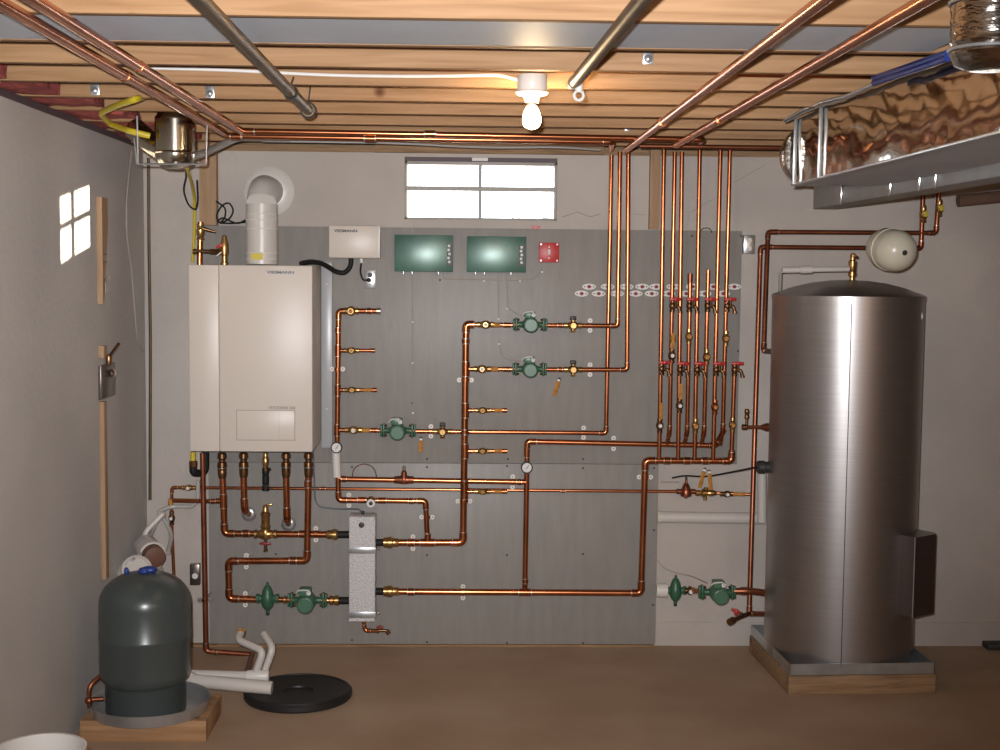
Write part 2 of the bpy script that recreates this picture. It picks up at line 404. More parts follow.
# bulb
bp = at(532, 95, 4.53)
t = thing('bulb_holder', 'white porcelain bulb holder on a round box under the joists', 'lamp holder', (bp.x, bp.y, bp.z))
MB().lathe((bp.x, bp.y, bp.z+.065), -Z, [(.047, 0), (.050, .004), (.050, .05), (.047, .054)], 28).build('box', 'porcelain', t)
MB().lathe((bp.x, bp.y, bp.z+.012), -Z, [(.052, 0), (.056, .004), (.050, .012), (.030, .018), (.024, .032), (.022, .036)], 28).build('socket', 'porcelain', t)
pz = bp.z-.022
t = thing('light_bulb', 'glowing bare light bulb hanging from the white holder', 'light bulb', (bp.x, bp.y, pz-.1))
MB().lathe((bp.x, bp.y, pz+.002), -Z, [(.013, 0), (.013, .018)], 16).build('base', 'outlet_steel', t)
MB().lathe((bp.x, bp.y, pz-.014), -Z, [(.014, 0), (.018, .006), (.023, .015), (.028, .028), (.0305, .042), (.0300, .053), (.026, .064), (.016, .073), (.001, .077)], 24).build('glass_bulb', 'bulb', t)
# white cable
yb = JY[3]-.012
mb = MB().tube(fillet([at(150, 68, yb), at(230, 70, yb), at(330, 75.5, yb), at(420, 76.5, yb), at(500, 75, yb), at(518, 80, yb)], .2, 5), .0055, 8)
one('electrical_cable', mb, 'paper', 'white electrical cable running along a joist to the bulb holder', 'cable')
# dark knots/hook: wire loop on joist near (390,73)
# long pipes under the joists running towards the camera
def longpipe(label, p0, p1, z, r, mt, y0=None):
    a = atz(*p1, z); b = atz(*p0, z)
    d = (b-a); b2 = a + d*((1.2-a.y)/d.y)
    root = thing('copper_pipe' if mt == 'copper' else 'metal_pipe', label, 'pipe', a)
    MB().tube([a, b2], r, 16).build('tube', mt, root)
    return root, a, b2
RA, a_, b_ = longpipe('left copper pipe of the upper left pair under the joists', (0, 3), (224, 133), 2.53, .0165, 'copper')
for yy in (4.2,):
    q = a_+(b_-a_)*((yy-a_.y)/(b_.y-a_.y)); MB().cyl(q, q+V(0, .06, 0), .0185, 14).build('coupling', 'copper', RA)
RB, a_, b_ = longpipe('right copper pipe of the upper left pair under the joists', (34, 0), (241, 131), 2.53, .0165, 'copper')
for yy in (4.0,):
    q = a_+(b_-a_)*((yy-a_.y)/(b_.y-a_.y)); MB().cyl(q, q+V(0, .06, 0), .0185, 14).build('coupling', 'copper', RB)
RD, a_, b_ = longpipe('dark bronze pipe left of the bulb, its capped end hanging free', (200, 0), (308, 110), 2.525, .0195, 'bronze_pipe')
MB().cyl(a_-V(0, .0, 0), a_+V(0, .03, 0), .024, 16).build('end_cap', 'bronze_pipe', RD)
MB().torus(a_-V(0, -.01, 0), Yv, .027, .0035, 20, 6).cyl(a_+V(0, .01, .027), a_+V(0.01, .01, .1), .003, 6).build('hanger', 'dark', RD)
q = a_+(b_-a_)*.13; MB().torus(q, Yv, .022, .003, 20, 6).cyl(q+V(0, 0, .022), q+V(0.01, 0, .05), .003, 6).build('hanger', 'dark', RD)
RC, a_, b_ = longpipe('bronze pipe right of the bulb ending in a white hook', (642, 0), (575, 82), 2.515, .0185, 'bronze_pipe')
MB().cyl(a_, a_+V(0, .03, 0), .022, 16).build('end_cap', 'bronze_pipe', RC)
mb = MB().torus(a_+V(.012, .0, -.040), Yv, .014, .0045, 20, 8).cyl(a_+V(.012, 0, -.005), a_+V(.012, 0, -.03), .012, 10)
mb.build('hook', 'white_plastic', RC, label='white plastic hook')
R1, a1, b_ = longpipe('copper pipe from the wall risers, left of the upper right pair', (823, 0), (626, 150), 2.505, .0145, 'copper')
MB().cyl(a1+(b_-a1)*.22, a1+(b_-a1)*.235, .018, 14).build('coupling', 'copper', R1)
R2, a2, b_ = longpipe('copper pipe from the wall risers, right of the upper right pair', (925, 0), (676, 145), 2.505, .0145, 'copper')
MB().cyl(a2+(b_-a2)*.2, a2+(b_-a2)*.215, .018, 14).build('coupling', 'copper', R2)
# horizontal pair below the joists
yh = 5.86
def hor(label, pts, r, mt='copper', y=yh, joints=()):
    P = [at(px, py, y-dy) for px, py, dy in pts]
    root = thing('copper_pipe', label, 'pipe', P[0])
    MB().tube(fillet(P, r*2, 6), r, 14).build('tube', mt, root)
    for i in range(1, len(P)-1): elbow_mb(P[i], P[i-1]-P[i], P[i+1]-P[i], r, r*2).build('elbow', [mt, 'solder'], root)
    for px, py in joints:
        p = at(px, py, y); MB().cyl(p-V(.02, 0, 0), p+V(.02, 0, 0), r*1.25, 14).m(1).cyl(p+V(.02, 0, 0), p+V(.026, 0, 0), r*1.2, 14).cyl(p-V(.026, 0, 0), p-V(.02, 0, 0), r*1.2, 14).build('coupling', [mt, 'solder'], root)
    return root
hor('front long copper pipe across the room under the joists', [(243, 131, 0), (702, 139.5, 0), (699.5, 144.5, -.85)], .0125, joints=[(249, 131.5), (430, 134)])
hor('rear long copper pipe across the room under the joists', [(226, 136, -.12), (612, 142, -.12), (611, 149, -.84)], .0125, joints=[(236, 136.5), (370, 138.5)])
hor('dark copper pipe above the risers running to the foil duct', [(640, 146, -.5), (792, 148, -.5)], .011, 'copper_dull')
hor('thin copper pipe between joists above the foil duct', [(738, 74.5, 1.28), (895, 77, 1.28)], .0085, 'copper')
one('electrical_cable', MB().tube(fillet([at(262, 141, 6.3), at(400, 143, 6.3), at(480, 148, 6.4), at(560, 147, 6.4), at(600, 150, 6.5)], .2, 4), .005, 8), 'clear_tube', 'grey cable sagging just below the long copper pipes', 'cable')
# small galvanised hangers on the joists
def hanger(px, py, yj, label, s=1):
    s *= 1.5; p = at(px, py, yj-.004); t = thing('nail_plate', label, 'bracket', p, 'small metal brackets on the joists')
    MB().box(p, (.022*s, .006, .03*s), None, .002).build('plate', 'galv', t)
    MB().lathe(p+V(0, 0, -.006), -Yv, [(.009*s, 0), (.009*s, .006), (.004, .012)], 10).build('bolt', 'galv', t)
for px, py, k, lab in ((95, 89, 4, 'small metal bracket on a joist above the left wall'), (210, 92, 4, 'metal bracket on a joist between the copper pair and the dark pipe'), (245, 119, 7, 'metal bracket above the left end of the long copper pipe'),
                       (133, 138, 8, 'metal bracket beside the yellow cable at the left wall'), (607, 97, 5, 'metal bracket right of the white hook'), (643, 99, 5, 'metal bracket on a joist left of the upper right copper pipes'), (628, 126, 7, 'metal bracket just above the tops of the left risers'), (648, 57, 2, 'small bolt bracket on a joist right of the bronze pipe')):
    hanger(px, py, JY[k], lab)
# ================================================================ DUCTS
xl, xr_, zt_ = 1.336, 1.70, 2.561
q_ = atx(794, 185, xl); ye = q_.y; zb = q_.z; yn = 2.2
root = thing('foil_duct', 'large foil-wrapped rectangular duct hanging under the joists at the right', 'duct', (xl, ye, zb))
# side faces slightly wrinkled
from mathutils import noise
def wrinkled(a, b, nu, nv, du, dv, n, amp):
    mb = MB(); base = 0
    for i in range(nu+1):
        for j in range(nv+1):
            p = a+du*(i/nu)+dv*(j/nv); w = noise.noise(p*Vector((1, 1, 1))*5)*amp + noise.noise(p*13)*amp*.3
            e = min(1, i/1.5, (nu-i)/1.5, j/1.5, (nv-j)/1.5)
            mb.v.append(tuple(p+n*w*e))
    for i in range(nu):
        for j in range(nv):
            k = i*(nv+1)+j; mb.face((k, k+1, k+nv+2, k+nv+1))
    return mb
mb = MB().bx((xl+.006, yn, zb+.002), (xr_, ye-.002, zt_)); mb.build('duct_body', 'sheet_metal', root, label='grey underside of the duct')
wrinkled(V(xl, yn, zb), None, 160, 24, V(0, ye-yn, 0), V(0, 0, zt_-zb), V(-1, 0, 0), .0045).build('foil_side', 'foil', root, label='wrinkled foil side reflecting the joists', ang=80)
MB().bx((xl-.012, yn, zb-.004), (xl+.02, ye, zb+.004), .001).build('edge_flange', 'galv', root)
for px in (797, 822):
    d = ray(px, 160); yy = xl/d.x*d.y
    MB().bx((xl-.016, yy-.006, zb), (xl-.002, yy+.006, zt_), .002).build('drive_cleat', 'galv', root)
c = V(xl+.05, ye+.02, (zb+zt_)/2+.01)
wr_ = MB(); wr_.lathe(V(xl+.085, ye-.01, zb+.125), Yv, [(.128, 0), (.128, .02), (.124, .024), (.128, .03), (.122, .12), (.10, .17), (.05, .2)], 28)
wr_.build('round_collar', 'foil_round', root)
# cables lying on the foil duct's top edge
def adz(px, py, dx=0.0, x=xl-.02): return atx(px, py, x+dx)
one('electrical_cable', MB().tube(fillet([adz(786, 122), adz(812, 108), adz(845, 99), adz(872, 86), adz(905, 74), adz(945, 60)], .2, 4), .006, 8), 'grey_cable', 'dark cable along the upper edge of the foil duct', 'cable')
one('electrical_cable', MB().tube(fillet([adz(784, 120, -.02), adz(815, 103, -.02), adz(850, 95, -.02), adz(880, 80, -.02), adz(912, 69, -.02)], .2, 4), .0045, 8), 'clear_tube', 'silvery cable along the upper edge of the foil duct', 'cable')
for i, (dp, lab) in enumerate(((0, 'lower bright blue tube lying over the foil duct'), (-5, 'upper bright blue tube lying over the foil duct'))):
    one('blue_tube', MB().tube(fillet([adz(874, 83+dp, -.035), adz(905, 73+dp, -.035), adz(948, 58+dp, -.035)], .1, 4), .0095, 10), 'blue', lab, 'tube')
# round foil flexible duct
c = at(991, 70, 3.05); c0z = c.z
root = thing('round_duct', 'round silver foil duct coming down at the upper right corner', 'duct', (c.x, c.y, c0z))
prof = [(.0, 0), (.05, .0), (.08, .012), (.092, .035), (.088, .05)]
for i in range(14):
    z = .06+i*.025; prof += [(.0925, z), (.0895, z+.012)]
MB().lathe((c.x, c.y, c0z), Z, prof, 36).build('flexible_sleeve', 'foil_round', root)
MB().torus((c.x, c.y, c0z+.045), Z, .093, .004, 36, 8).torus((c.x, c.y, c0z+.15), Z, .095, .004, 36, 8).build('wire_band', 'galv', root)
# second, lower duct
x2 = 1.705; z2 = atx(843, 203.5, x2).z; y2 = atx(813, 206, x2).y
root = thing('metal_duct', 'lower grey sheet metal duct between the foil duct and the back wall', 'duct', (x2, y2, z2))
MB().bx((x2, 2.4, z2), (x2+.12, y2, z2+.12), .003).build('duct_body', 'duct_grey', root)
for px in (843, 892, 921, 937):
    d = ray(px, 180); yy = x2/d.x*d.y
    MB().bx((x2-.010, yy-.010, z2-.004), (x2-.001, yy+.010, z2+.115), .003).build('drive_cleat', 'chrome', root)
pa = W(958, 199); pb = W(1010, 192)
one('pipe_insulation', MB().tube([W(958, 201, .05), W(1030, 194, .05)], .032, 14), 'insul_brown', 'dark brown insulated pipe under the lower duct at the right edge', 'pipe')
# metal round boot at the left
c = at(175, 138, 5.57)
root = thing('round_duct', 'shiny round metal duct boot hanging by the left end of the copper pipes', 'duct', (c.x, c.y, c.z-.12))
rr = 19.5/F*5.57
MB().lathe(c+V(0, 0, .20), -Z, [(rr*.86, 0), (rr*.86, .105), (rr*1.0, .12), (rr*1.0, .13), (rr*1.0, .255), (rr*1.05, .26), (rr, .265)], 32).build('sleeve', 'boot', root)
c0 = c+V(0, 0, -.06)
MB().lathe(c0, -Z, [(rr, 0), (rr*1.0, .02), (rr*.8, .05), (rr*.45, .062), (.001, .064)], 32).build('bottom_dish', 'boot', root)
MB().tube(fillet([c0+V(0.0, 0, -.02), c0+V(-.09, .02, .03), at(134, 128, 5.65)], .05, 4), [.045]*7+[.04]*1, 18).build('side_branch', 'boot', root)
mb = MB().tube(fillet([at(137, 116, 5.5), at(138, 164, 5.5), at(206, 164, 5.5), at(207, 122, 5.5)], .01, 3), .004, 8).tube([at(134, 138, 5.5), at(137, 164, 5.5)], .003, 6)
one('wire_hanger', mb, 'galv', 'rectangular wire hanger cradling the round metal boot', 'hanger')
one('yellow_cable', MB().tube(fillet([atz(142, 97, 2.575), atz(136, 99, 2.55), atz(118, 105, 2.545), atz(100, 113, 2.545), atz(110, 124, 2.54), at(130, 131, 5.5), at(150, 136, 5.52)], .08, 6), .0125, 10), 'yellow', 'thick yellow cable looping under the joists by the left wall', 'cable')
one('yellow_cable', MB().tube(fillet([at(184, 158, 5.7), at(188, 172, 6.1), at(192, 184, 6.6), W(195, 200, .12), W(194, 240, .08), W(192.5, 262, .06)], .1, 6), .008, 10), 'yellow', 'yellow cable hanging down beside the wooden post', 'cable')
one('flexible_conduit', MB().tube(fillet([at(180, 156, 5.7), at(198, 156, 5.9), at(222, 145, 6.1), at(238, 137, 6.2), at(290, 138, 6.3)], .08, 6), [.022]*10+[.02]*100 if False else .017, 12), 'grey_cable', 'dark flexible conduit curving from the round boot to the long pipes', 'conduit')
one('black_cable', MB().tube(fillet([at(186, 160, 5.9), W(186, 178, .2), W(183, 190, .2), W(188, 205, .2), W(196, 211, .2), W(198, 200, .2), W(197, 180, .2)], .08, 6), .0045, 8), 'black_rubber', 'thin black cable looping in front of the wooden post', 'cable')
# wooden posts on the wall
a, b = W(199.5, 225, .06), W(216, 150, .06)
one('wood_post', MB().bx((a.x, WY-.06, a.z), (b.x, WY-.001, ZJ+.0), .002), 'pine_v', 'upright wooden post on the back wall left of the white vent pipe', 'post')
a, b = W(649.5, 229, .05), W(661, 150, .05)
one('wood_post', MB().bx((a.x, WY-.045, a.z), (b.x, WY-.001, ZJ), .002), 'pine_v', 'upright wooden post on the back wall behind the copper risers', 'post')
# ================================================================ WALL PANELS
PY = WY-.02
pl, pr = W(212, 240, .02), W(742, 240, .02)
zt2, zm = W(450, 228, .02).z, W(450, 463, .02).z
def screws(root, pts):
    for px, py in pts:
        p = W(px, py, .021); MB().lathe(p, -Yv, [(.0055, 0), (.0055, .002), (.003, .003)], 8).build('screw', 'dark', root)
t = thing('wall_panel', 'grey ribbed upper wall panel behind the boiler and the pumps', 'wall panel', (pl.x, WY, zm))
MB().bx((pl.x-.05, PY, zm+.002), (pr.x, WY, zt2), .001).build('sheet', 'panel', t)
screws(t, [(427, 459), (508, 459), (583, 459), (738, 351), (692, 236), (700, 236), (741, 236), (412, 322), (412, 363), (412, 403), (440, 280), (400, 236)])
pr2 = W(657, 550, .02); pl2 = W(209, 550, .02); zb2 = W(450, 644, .02).z
t = thing('wall_panel', 'grey lower wall panel behind the foil-wrapped heat exchanger', 'wall panel', (pl2.x, WY, zb2))
MB().bx((pl2.x, PY, zb2), (pr2.x, WY, zm-.002), .001).build('sheet', 'panel', t)
screws(t, [(352, 467), (427, 467), (507, 466), (583, 468), (427, 555), (507, 555), (583, 554), (352, 640), (427, 642), (507, 643), (583, 643), (654, 468), (654, 530), (653, 605), (276, 554)])
a = W(150, 646); b = W(655, 646)
one('bottom_board', MB().bx((W(186, 646).x, WY-.038, 0), (b.x-.01, WY-.001, zb2), .002), 'pine_old', 'wooden board on the floor along the bottom of the grey panel', 'board')
# ================================================================ lettering
def text(s, p, h, mt, root, name='lettering', w=None, bold=.0):
    cu = bpy.data.curves.new(name, 'FONT'); cu.body = s; cu.size = h*1.38; cu.extrude = .0006; cu.offset = bold
    ob = bpy.data.objects.new('tmp', cu); COL.objects.link(ob); bpy.context.view_layer.update()
    me = bpy.data.meshes.new_from_object(ob.evaluated_get(bpy.context.evaluated_depsgraph_get()))
    bpy.data.objects.remove(ob); bpy.data.curves.remove(cu)
    xs = [v.co.x for v in me.vertices]; sx = (w/(max(xs)-min(xs))) if w else 1
    o3 = Vector(root['_o'])
    for v in me.vertices: v.co = Vector((p.x+(v.co.x-min(xs))*sx, p.y-v.co.z, p.z+v.co.y))-o3
    me.materials.clear(); me.materials.append(MT[mt]); me.update()
    o = bpy.data.objects.new(name, me); COL.objects.link(o); o.parent = root; return o
# ================================================================ BOILER
bo = .44
A, B = W(188.5, 264.5, bo), W(312.5, 452, bo)
root = thing('wall_boiler', 'large white wall-hung boiler on the grey panel', 'boiler', (A.x, WY-bo, B.z))
zt3 = A.z; zb3 = B.z; xa, xb = A.x, B.x
MB().bx((xa, WY-bo+.012, zb3), (xb, PY, zt3), .006).build('body', 'white_enamel', root)
seam = W(219, 300, bo).x
MB().bx((xa, WY-bo, zb3), (seam-.0018, WY-bo+.014, zt3-.001), .004).build('front_panel', 'white_enamel', root)
MB().bx((seam+.0018, WY-bo, zb3), (xb, WY-bo+.014, zt3-.001), .004).build('front_panel', 'white_enamel', root)
a, b = W(237, 410.5, bo), W(294.5, 440, bo)
mb = MB(); e = .003
mb.bx((a.x, a.y-.002, b.z), (b.x, a.y+.001, a.z), .0008)
o = mb.build('control_flap', 'white_enamel', root)
mb = MB()
for q in (((a.x-e, b.z-e), (a.x, a.z+e)), ((b.x, b.z-e), (b.x+e, a.z+e)), ((a.x-e, a.z), (b.x+e, a.z+e)), ((a.x-e, b.z-e), (b.x+e, b.z))):
    mb.bx((q[0][0], a.y-.001, q[0][1]), (q[1][0], a.y+.001, q[1][1]))
xm = W(279, 425, bo).x; mb.bx((xm, a.y-.0024, b.z+.006), (xm+.001, a.y-.0018, a.z-.008))
mb.build('flap_gap', 'enamel_line', root, label='thin dark gap around the control flap')
text('VIESMANN', W(266.5, 273.5, bo+.002), .0135, 'blue_grey', root, w=.13, bold=.0006)
text('VITODENS 200', W(268.5, 409, bo+.002), .013, 'enamel_line', root, w=.128, bold=.0006)
# nuts and pipes under the boiler
def nutset(root, px, py0, py1, off, r=.0165):
    a = W(px, py0, off); b = W(px, py1, off); h = a.z-b.z
    mb = MB().lathe(V(a.x, a.y, a.z), -Z, [(r*.9, 0), (r*1.35, h*.05), (r*1.45, h*.22), (r*1.0, h*.27), (r*1.0, h*.36), (r*1.4, h*.4), (r*1.5, h*.56), (r*1.1, h*.62), (r*1.35, h*.66), (r*1.35, h*.84), (r*1.15, h), (r*1.0, h*1.01)], 12)
    o = mb.build('union_fitting', 'brass_dark', root)
    MB().cyl(V(a.x, a.y, a.z-h*.585), V(a.x, a.y, a.z-h*.625), r*1.42, 14).build('ring', 'solder', o)
R = .0165; PB = .165; PF = .19
# B1: first pipe
r1 = run('copper pipe from the boiler down to the brass air separator', [(222.5, 474, PB), (224.5, 533.5, PB), (341, 534.5, PB)], R, joints=[(246, 533.5, PB, 'h'), (302, 534, PB, 'h', .025)], clamps=[(316, 534, PB, 'h')])
nutset(r1, 222, 452.5, 478, PB)
mb = MB(); p = W(332, 534.5, PB); mb.lathe(p-X*.03, X, [(R*1.1, 0), (R*1.4, .01), (R*1.4, .03), (R*1.7, .034), (R*1.7, .052), (R*1.2, .06)], 12).build('union_fitting', 'brass', r1)
tee(r1, W(223.5, 501, PB), R, .0115, Z, -X)
# air separator: brass
c = W(265.5, 534, PB)
t = thing('air_separator', 'upright brass air separator in the pipe under the boiler', 'fitting', c-V(0, 0, .03))
mb = MB().lathe(c-V(0, 0, .028), Z, [(.010, 0), (.022, .006), (.026, .02), (.026, .045), (.021, .055), (.0255, .062), (.0255, .07), (.022, .074), (.022, .122), (.025, .126), (.025, .134), (.016, .142), (.014, .168), (.010, .174)], 20)
mb.lathe(c-X*.06, X, [(R*1.0, 0), (R*1.35, .004), (R*1.35, .018), (R*1.05, .022), (R*1.5, .04), (R*1.5, .08), (R*1.05, .098), (R*1.35, .102), (R*1.35, .116), (R, .12)], 14)
mb.build('body', 'brass', t)
MB().box(c+V(.014, 0, .148), (.042, .012, .009), Matrix.Rotation(-.15, 3, 'Y'), .003).build('vent_cap', 'brass', t)
d = c-V(0, 0, .028); mb = MB().cyl(d, d-V(0, 0, .062), .008, 12).cyl(d-V(0, 0, .05), d-V(0, 0, .062), .011, 12); mb.build('drain_valve', 'brass_dark', t)
MB().box(d-V(0, .012, .018), (.058, .012, .012), None, .004).box(d-V(0, .012, .018), (.014, .03, .016), None, .004).build('handle', 'red_dark', t, label='red drain handle')
# B2, B3 into the wall with escutcheons
def intowall(px, py1, ex, ey, label, elabel):
    r = run(label, [(px, 474, PB), (px+1, py1, PB), (ex, ey, .02)], R, rad=.04)
    nutset(r, px, 452.5, 477, PB)
    p = W(ex, ey, .021); p2 = W(px+1, py1, .021)
    q = Vector((W(px+1, py1, PB).x+ (p.x-W(px+1, py1, PB).x), p.y, p.z))
    e_ = one('escutcheon', MB().lathe(q+V(0, 0, 0), -Yv, [(.038, 0), (.038, .003), (.033, .008), (.024, .012), (.0175, .0125)], 24), 'galv', elabel, 'pipe collar')
    return r
intowall(243.5, 510, 249, 514, 'second copper pipe under the boiler, turning into the wall', 'chrome wall collar around the second pipe under the boiler')
intowall(286, 519, 288.5, 524, 'third copper pipe under the boiler, turning into the wall', 'bright chrome wall collar around the third pipe under the boiler')
# B4
r4 = run('rightmost copper pipe under the boiler, looping down to the green check valve', [(308.5, 474, PF), (307, 560.5, PF), (228.5, 561, PF), (229, 598.5, PF), (260, 599.5, PF)], R, joints=[(293, 560.5, PF, 'h'), (308, 484, PF, 'v')], clamps=[(246.5, 561, PF, 'h'), (245.5, 599, PF, 'h')])
nutset(r4, 308.5, 452.5, 477, PF)
# gas cock under boiler
c = W(265.5, 453, .16)
t = thing('gas_cock', 'small brass cock with a black rubber sleeve hanging under the boiler', 'valve', c-V(0, 0, .2))
MB().lathe(c, -Z, [(.012, 0), (.012, .02), (.018, .03), (.016, .06), (.009, .08)], 12).cyl(c-V(.008, 0, .02), c-V(-.004, .018, .09), .007, 8).build('cock', 'brass', t)
MB().lathe(c-V(0, 0, .075), -Z, [(.017, 0), (.018, .03), (.014, .035), (.017, .04), (.017, .08), (.015, .085), (.018, .09), (.018, .115)], 14).cyl(c-V(0, 0, .09), c-V(-.025, 0, .08), .008, 10).build('sleeve', 'black_rubber', t)
MB().torus(c-V(0, 0, .163), Z, .017, .002, 16, 6).build('ring', 'chrome', t)
# gas connection at left
c = W(193, 452, .22)
t = thing('gas_connector', 'yellow-topped elbow connector under the left corner of the boiler', 'fitting', c-V(0, 0, .12))
MB().cyl(c, c-V(0, 0, .05), .014, 14).build('coated_end', 'yellow', t, label='yellow coated end')
MB().lathe(c-V(0, 0, .042), -Z, [(.014, 0), (.021, .004), (.021, .03), (.017, .034)], 8).build('nut', 'brass_dark', t)
MB().tube(fillet([c-V(0, 0, .07), c-V(0, 0, .105), c-V(-.05, -.06, .115), c-V(-.05, -.06, 0)], .04), .019, 14).build('elbow', 'black_rubber', t)
# left riser x=203 below & above boiler
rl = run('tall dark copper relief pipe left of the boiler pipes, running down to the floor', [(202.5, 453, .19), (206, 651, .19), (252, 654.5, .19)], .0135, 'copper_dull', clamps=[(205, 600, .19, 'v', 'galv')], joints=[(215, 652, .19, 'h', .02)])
p = W(252, 654.5, .19); q = atz(246, 677, .02)
MB().tube([p, q], .014, 12).build('tail_piece', 'copper_dull', rl)
ru = thing('copper_pipe', 'short copper pipe with brass relief valve on top of the boiler at the left', 'pipe', W(199, 265, .25))
a = W(199.5, 265, .25)
MB().tube([a, W(200.5, 222, .25)], .014, 14).build('tube', 'copper', ru)
MB().lathe(W(200.5, 240, .25), Z, [(.018, 0), (.02, .01), (.014, .014), (.02, .03), (.02, .05), (.015, .055), (.018, .06), (.018, .078)], 12).build('coupling', 'brass', ru)
MB().tube(fillet([W(200, 228, .25), W(216, 232, .24)], 0), [.013, .006], 10).build('lever', 'brass_dark', ru)
MB().tube([W(193, 251, .26), W(226, 252, .26)], .0095, 12).cyl(W(193, 251.5, .26), W(196, 251.5, .26), .013, 10).cyl(W(210, 251.5, .26), W(222, 252, .26), .014, 8).build('crosspiece', 'brass_dark', ru)
a = W(224.5, 265, .26)
MB().lathe(a, Z, [(.019, 0), (.019, .012), (.014, .016), (.014, .045), (.019, .05), (.021, .075), (.021, .10), (.015, .12), (.012, .14), (.006, .145)], 12).build('relief_valve', 'brass', ru)
MB().box(W(219.5, 246, .28), (.035, .012, .014), Matrix.Rotation(-.5, 3, 'Y'), .003).build('handle', 'red', ru, label='red lever')
MB().box(W(219, 254, .285), (.03, .004, .006), Matrix.Rotation(-.7, 3, 'Y'), .001).build('wire_tag', 'paper', ru)
# tubing loops near there
mb = MB().tube(fillet([W(216, 201, .09), W(226, 208, .09), W(225, 218, .09), W(219, 224, .09), W(230, 219, .09), W(234, 210, .09), W(229, 202, .09), W(222, 205, .09), W(216, 215, .09), W(218, 223, .09), W(232, 223.5, .09), W(246, 222, .09)], .05, 6), .0042, 8)
mb.tube(fillet([W(217, 222, .11), W(222, 217, .11), W(230, 221, .11), W(238, 224, .11), W(247, 219, .11)], .05, 6), .0042, 8)
one('black_cable', mb, 'black_rubber', 'coiled thin black cables between the wooden post and the white vent pipe', 'cable')
# vent pipe
v0 = W(262, 264, .27); r = .077
t = thing('vent_pipe', 'white vent pipe rising from the boiler and turning into the wall', 'vent pipe', v0)
vt = W(261, 200, .27)
path = fillet([v0, V(v0.x, v0.y, vt.z+.055), V(v0.x+.0, WY+.02, vt.z+.055)], .115, 10)
MB().tube([v0, V(v0.x, v0.y, vt.z-.02)], r, 32).build('lower_pipe', 'pvc', t)
mb = MB()
for py in (214, 220, 229, 253, 259): mb.torus(V(v0.x, v0.y, W(262, py, .27).z), Z, r, .0028, 32, 6)
mb.build('ring', 'white_plastic', t)
MB().tube(path[1:] if False else [V(v0.x, v0.y, vt.z-.02)]+[q for q in path if q.z > vt.z-.02][0:], r-.004, 32).build('elbow', 'pvc', t)
fz = vt.z+.055
MB().lathe(V(v0.x, WY-.0, fz), -Yv, [(.125, 0), (.125, .006), (.112, .016), (.09, .026), (.078, .03)], 40).build('wall_flange', 'white_plastic', t)
MB().box(W(257, 256.5, .27+r+.004), (.055, .003, .03), None, 0).build('sticker', 'yellow', t, label='yellow sticker')
# trunking and wires between boiler and copper
a, b = W(321, 262, .05), W(332.5, 448, .05)
t = thing('cable_trunking', 'pale translucent vertical cable cover just right of the boiler', 'cable cover', (a.x, WY, b.z))
MB().bx((a.x, WY-.05, b.z), (b.x, PY, a.z), .004).build('cover', 'trunking', t)
mb = MB()
for py in (284, 344, 409): mb.ell(W(327, py, .052), (.006, .003, .003), 10, 6)
mb.build('clip', 'paper', t)
one('signal_wire', MB().tube([W(327.5, 450, .025), W(329, 500, .025), W(330, 540, .025), W(333, 574, .025), W(326, 590, .03)], .0025, 6), 'tan_wire', 'pale wire stapled down the panel from the cable cover to the lower left pump', 'cable')
one('signal_wire', MB().tube(fillet([W(313, 448, .12), W(315, 500, .05), W(319, 507, .05), W(338, 509, .05), W(360, 509, .1), W(363, 516, .13)], .03, 6), .0042, 8), 'blue_grey', 'dark grey wire from the boiler corner to the top of the heat exchanger', 'cable')
# ================================================================ control box, outlet, green panels
A, B = W(328.5, 225, .12), W(380, 258.5, .12)
t = thing('control_box', 'white control box above the outlet, right of the boiler', 'control box', (A.x, WY, B.z))
MB().bx((A.x, WY-.12, B.z), (B.x-.008, PY, A.z), .008).build('case', 'white_enamel', t)
MB().bx((B.x-.014, WY-.121, B.z+.002), (B.x, PY, A.z-.002), .003).build('side_cover', 'white_plastic', t)
text('VIESMANN', W(334, 232, .122), .0135, 'dark', t, w=.115, bold=.0006)
mb = MB()
mb.cyl(W(361.5, 258.5, .08), W(361.5, 263, .08), .008, 10); mb.build('gland', 'paper', t)
one('black_hose', MB().tube(fillet([W(301, 263.5, .30), W(310, 261.5, .24), W(322, 263, .14), W(336, 272, .09), W(345, 273.5, .08), W(351, 266, .07), W(351, 257, .07)], .08, 7), .0125, 12), 'black_rubber', 'thick black corrugated cable between the boiler top and the white control box', 'cable')
A, B = W(365, 270, .03), W(375.5, 288.5, .03)
t = thing('wall_outlet', 'metal outlet plate below the white control box', 'outlet', (A.x, PY, B.z))
MB().bx((A.x, WY-.03, B.z), (B.x, PY, A.z), .002).build('plate', 'outlet_steel', t)
p = W(370, 275, .031); MB().lathe(p, -Yv, [(.013, 0), (.013, .002)], 16).cyl(W(370, 284.5, .031), W(370, 284.5, .034), .004, 8).build('socket', 'dark', t)
t = one('power_cord', MB().box(W(369, 280, .045), (.022, .03, .02), None, .005).tube(fillet([W(369, 280, .055), W(363, 280.5, .055), W(360, 272, .055), W(361.5, 262, .08)], .04, 6), .0045, 8), 'black_rubber', 'black power cord plugged into the outlet under the control box', 'power cord')
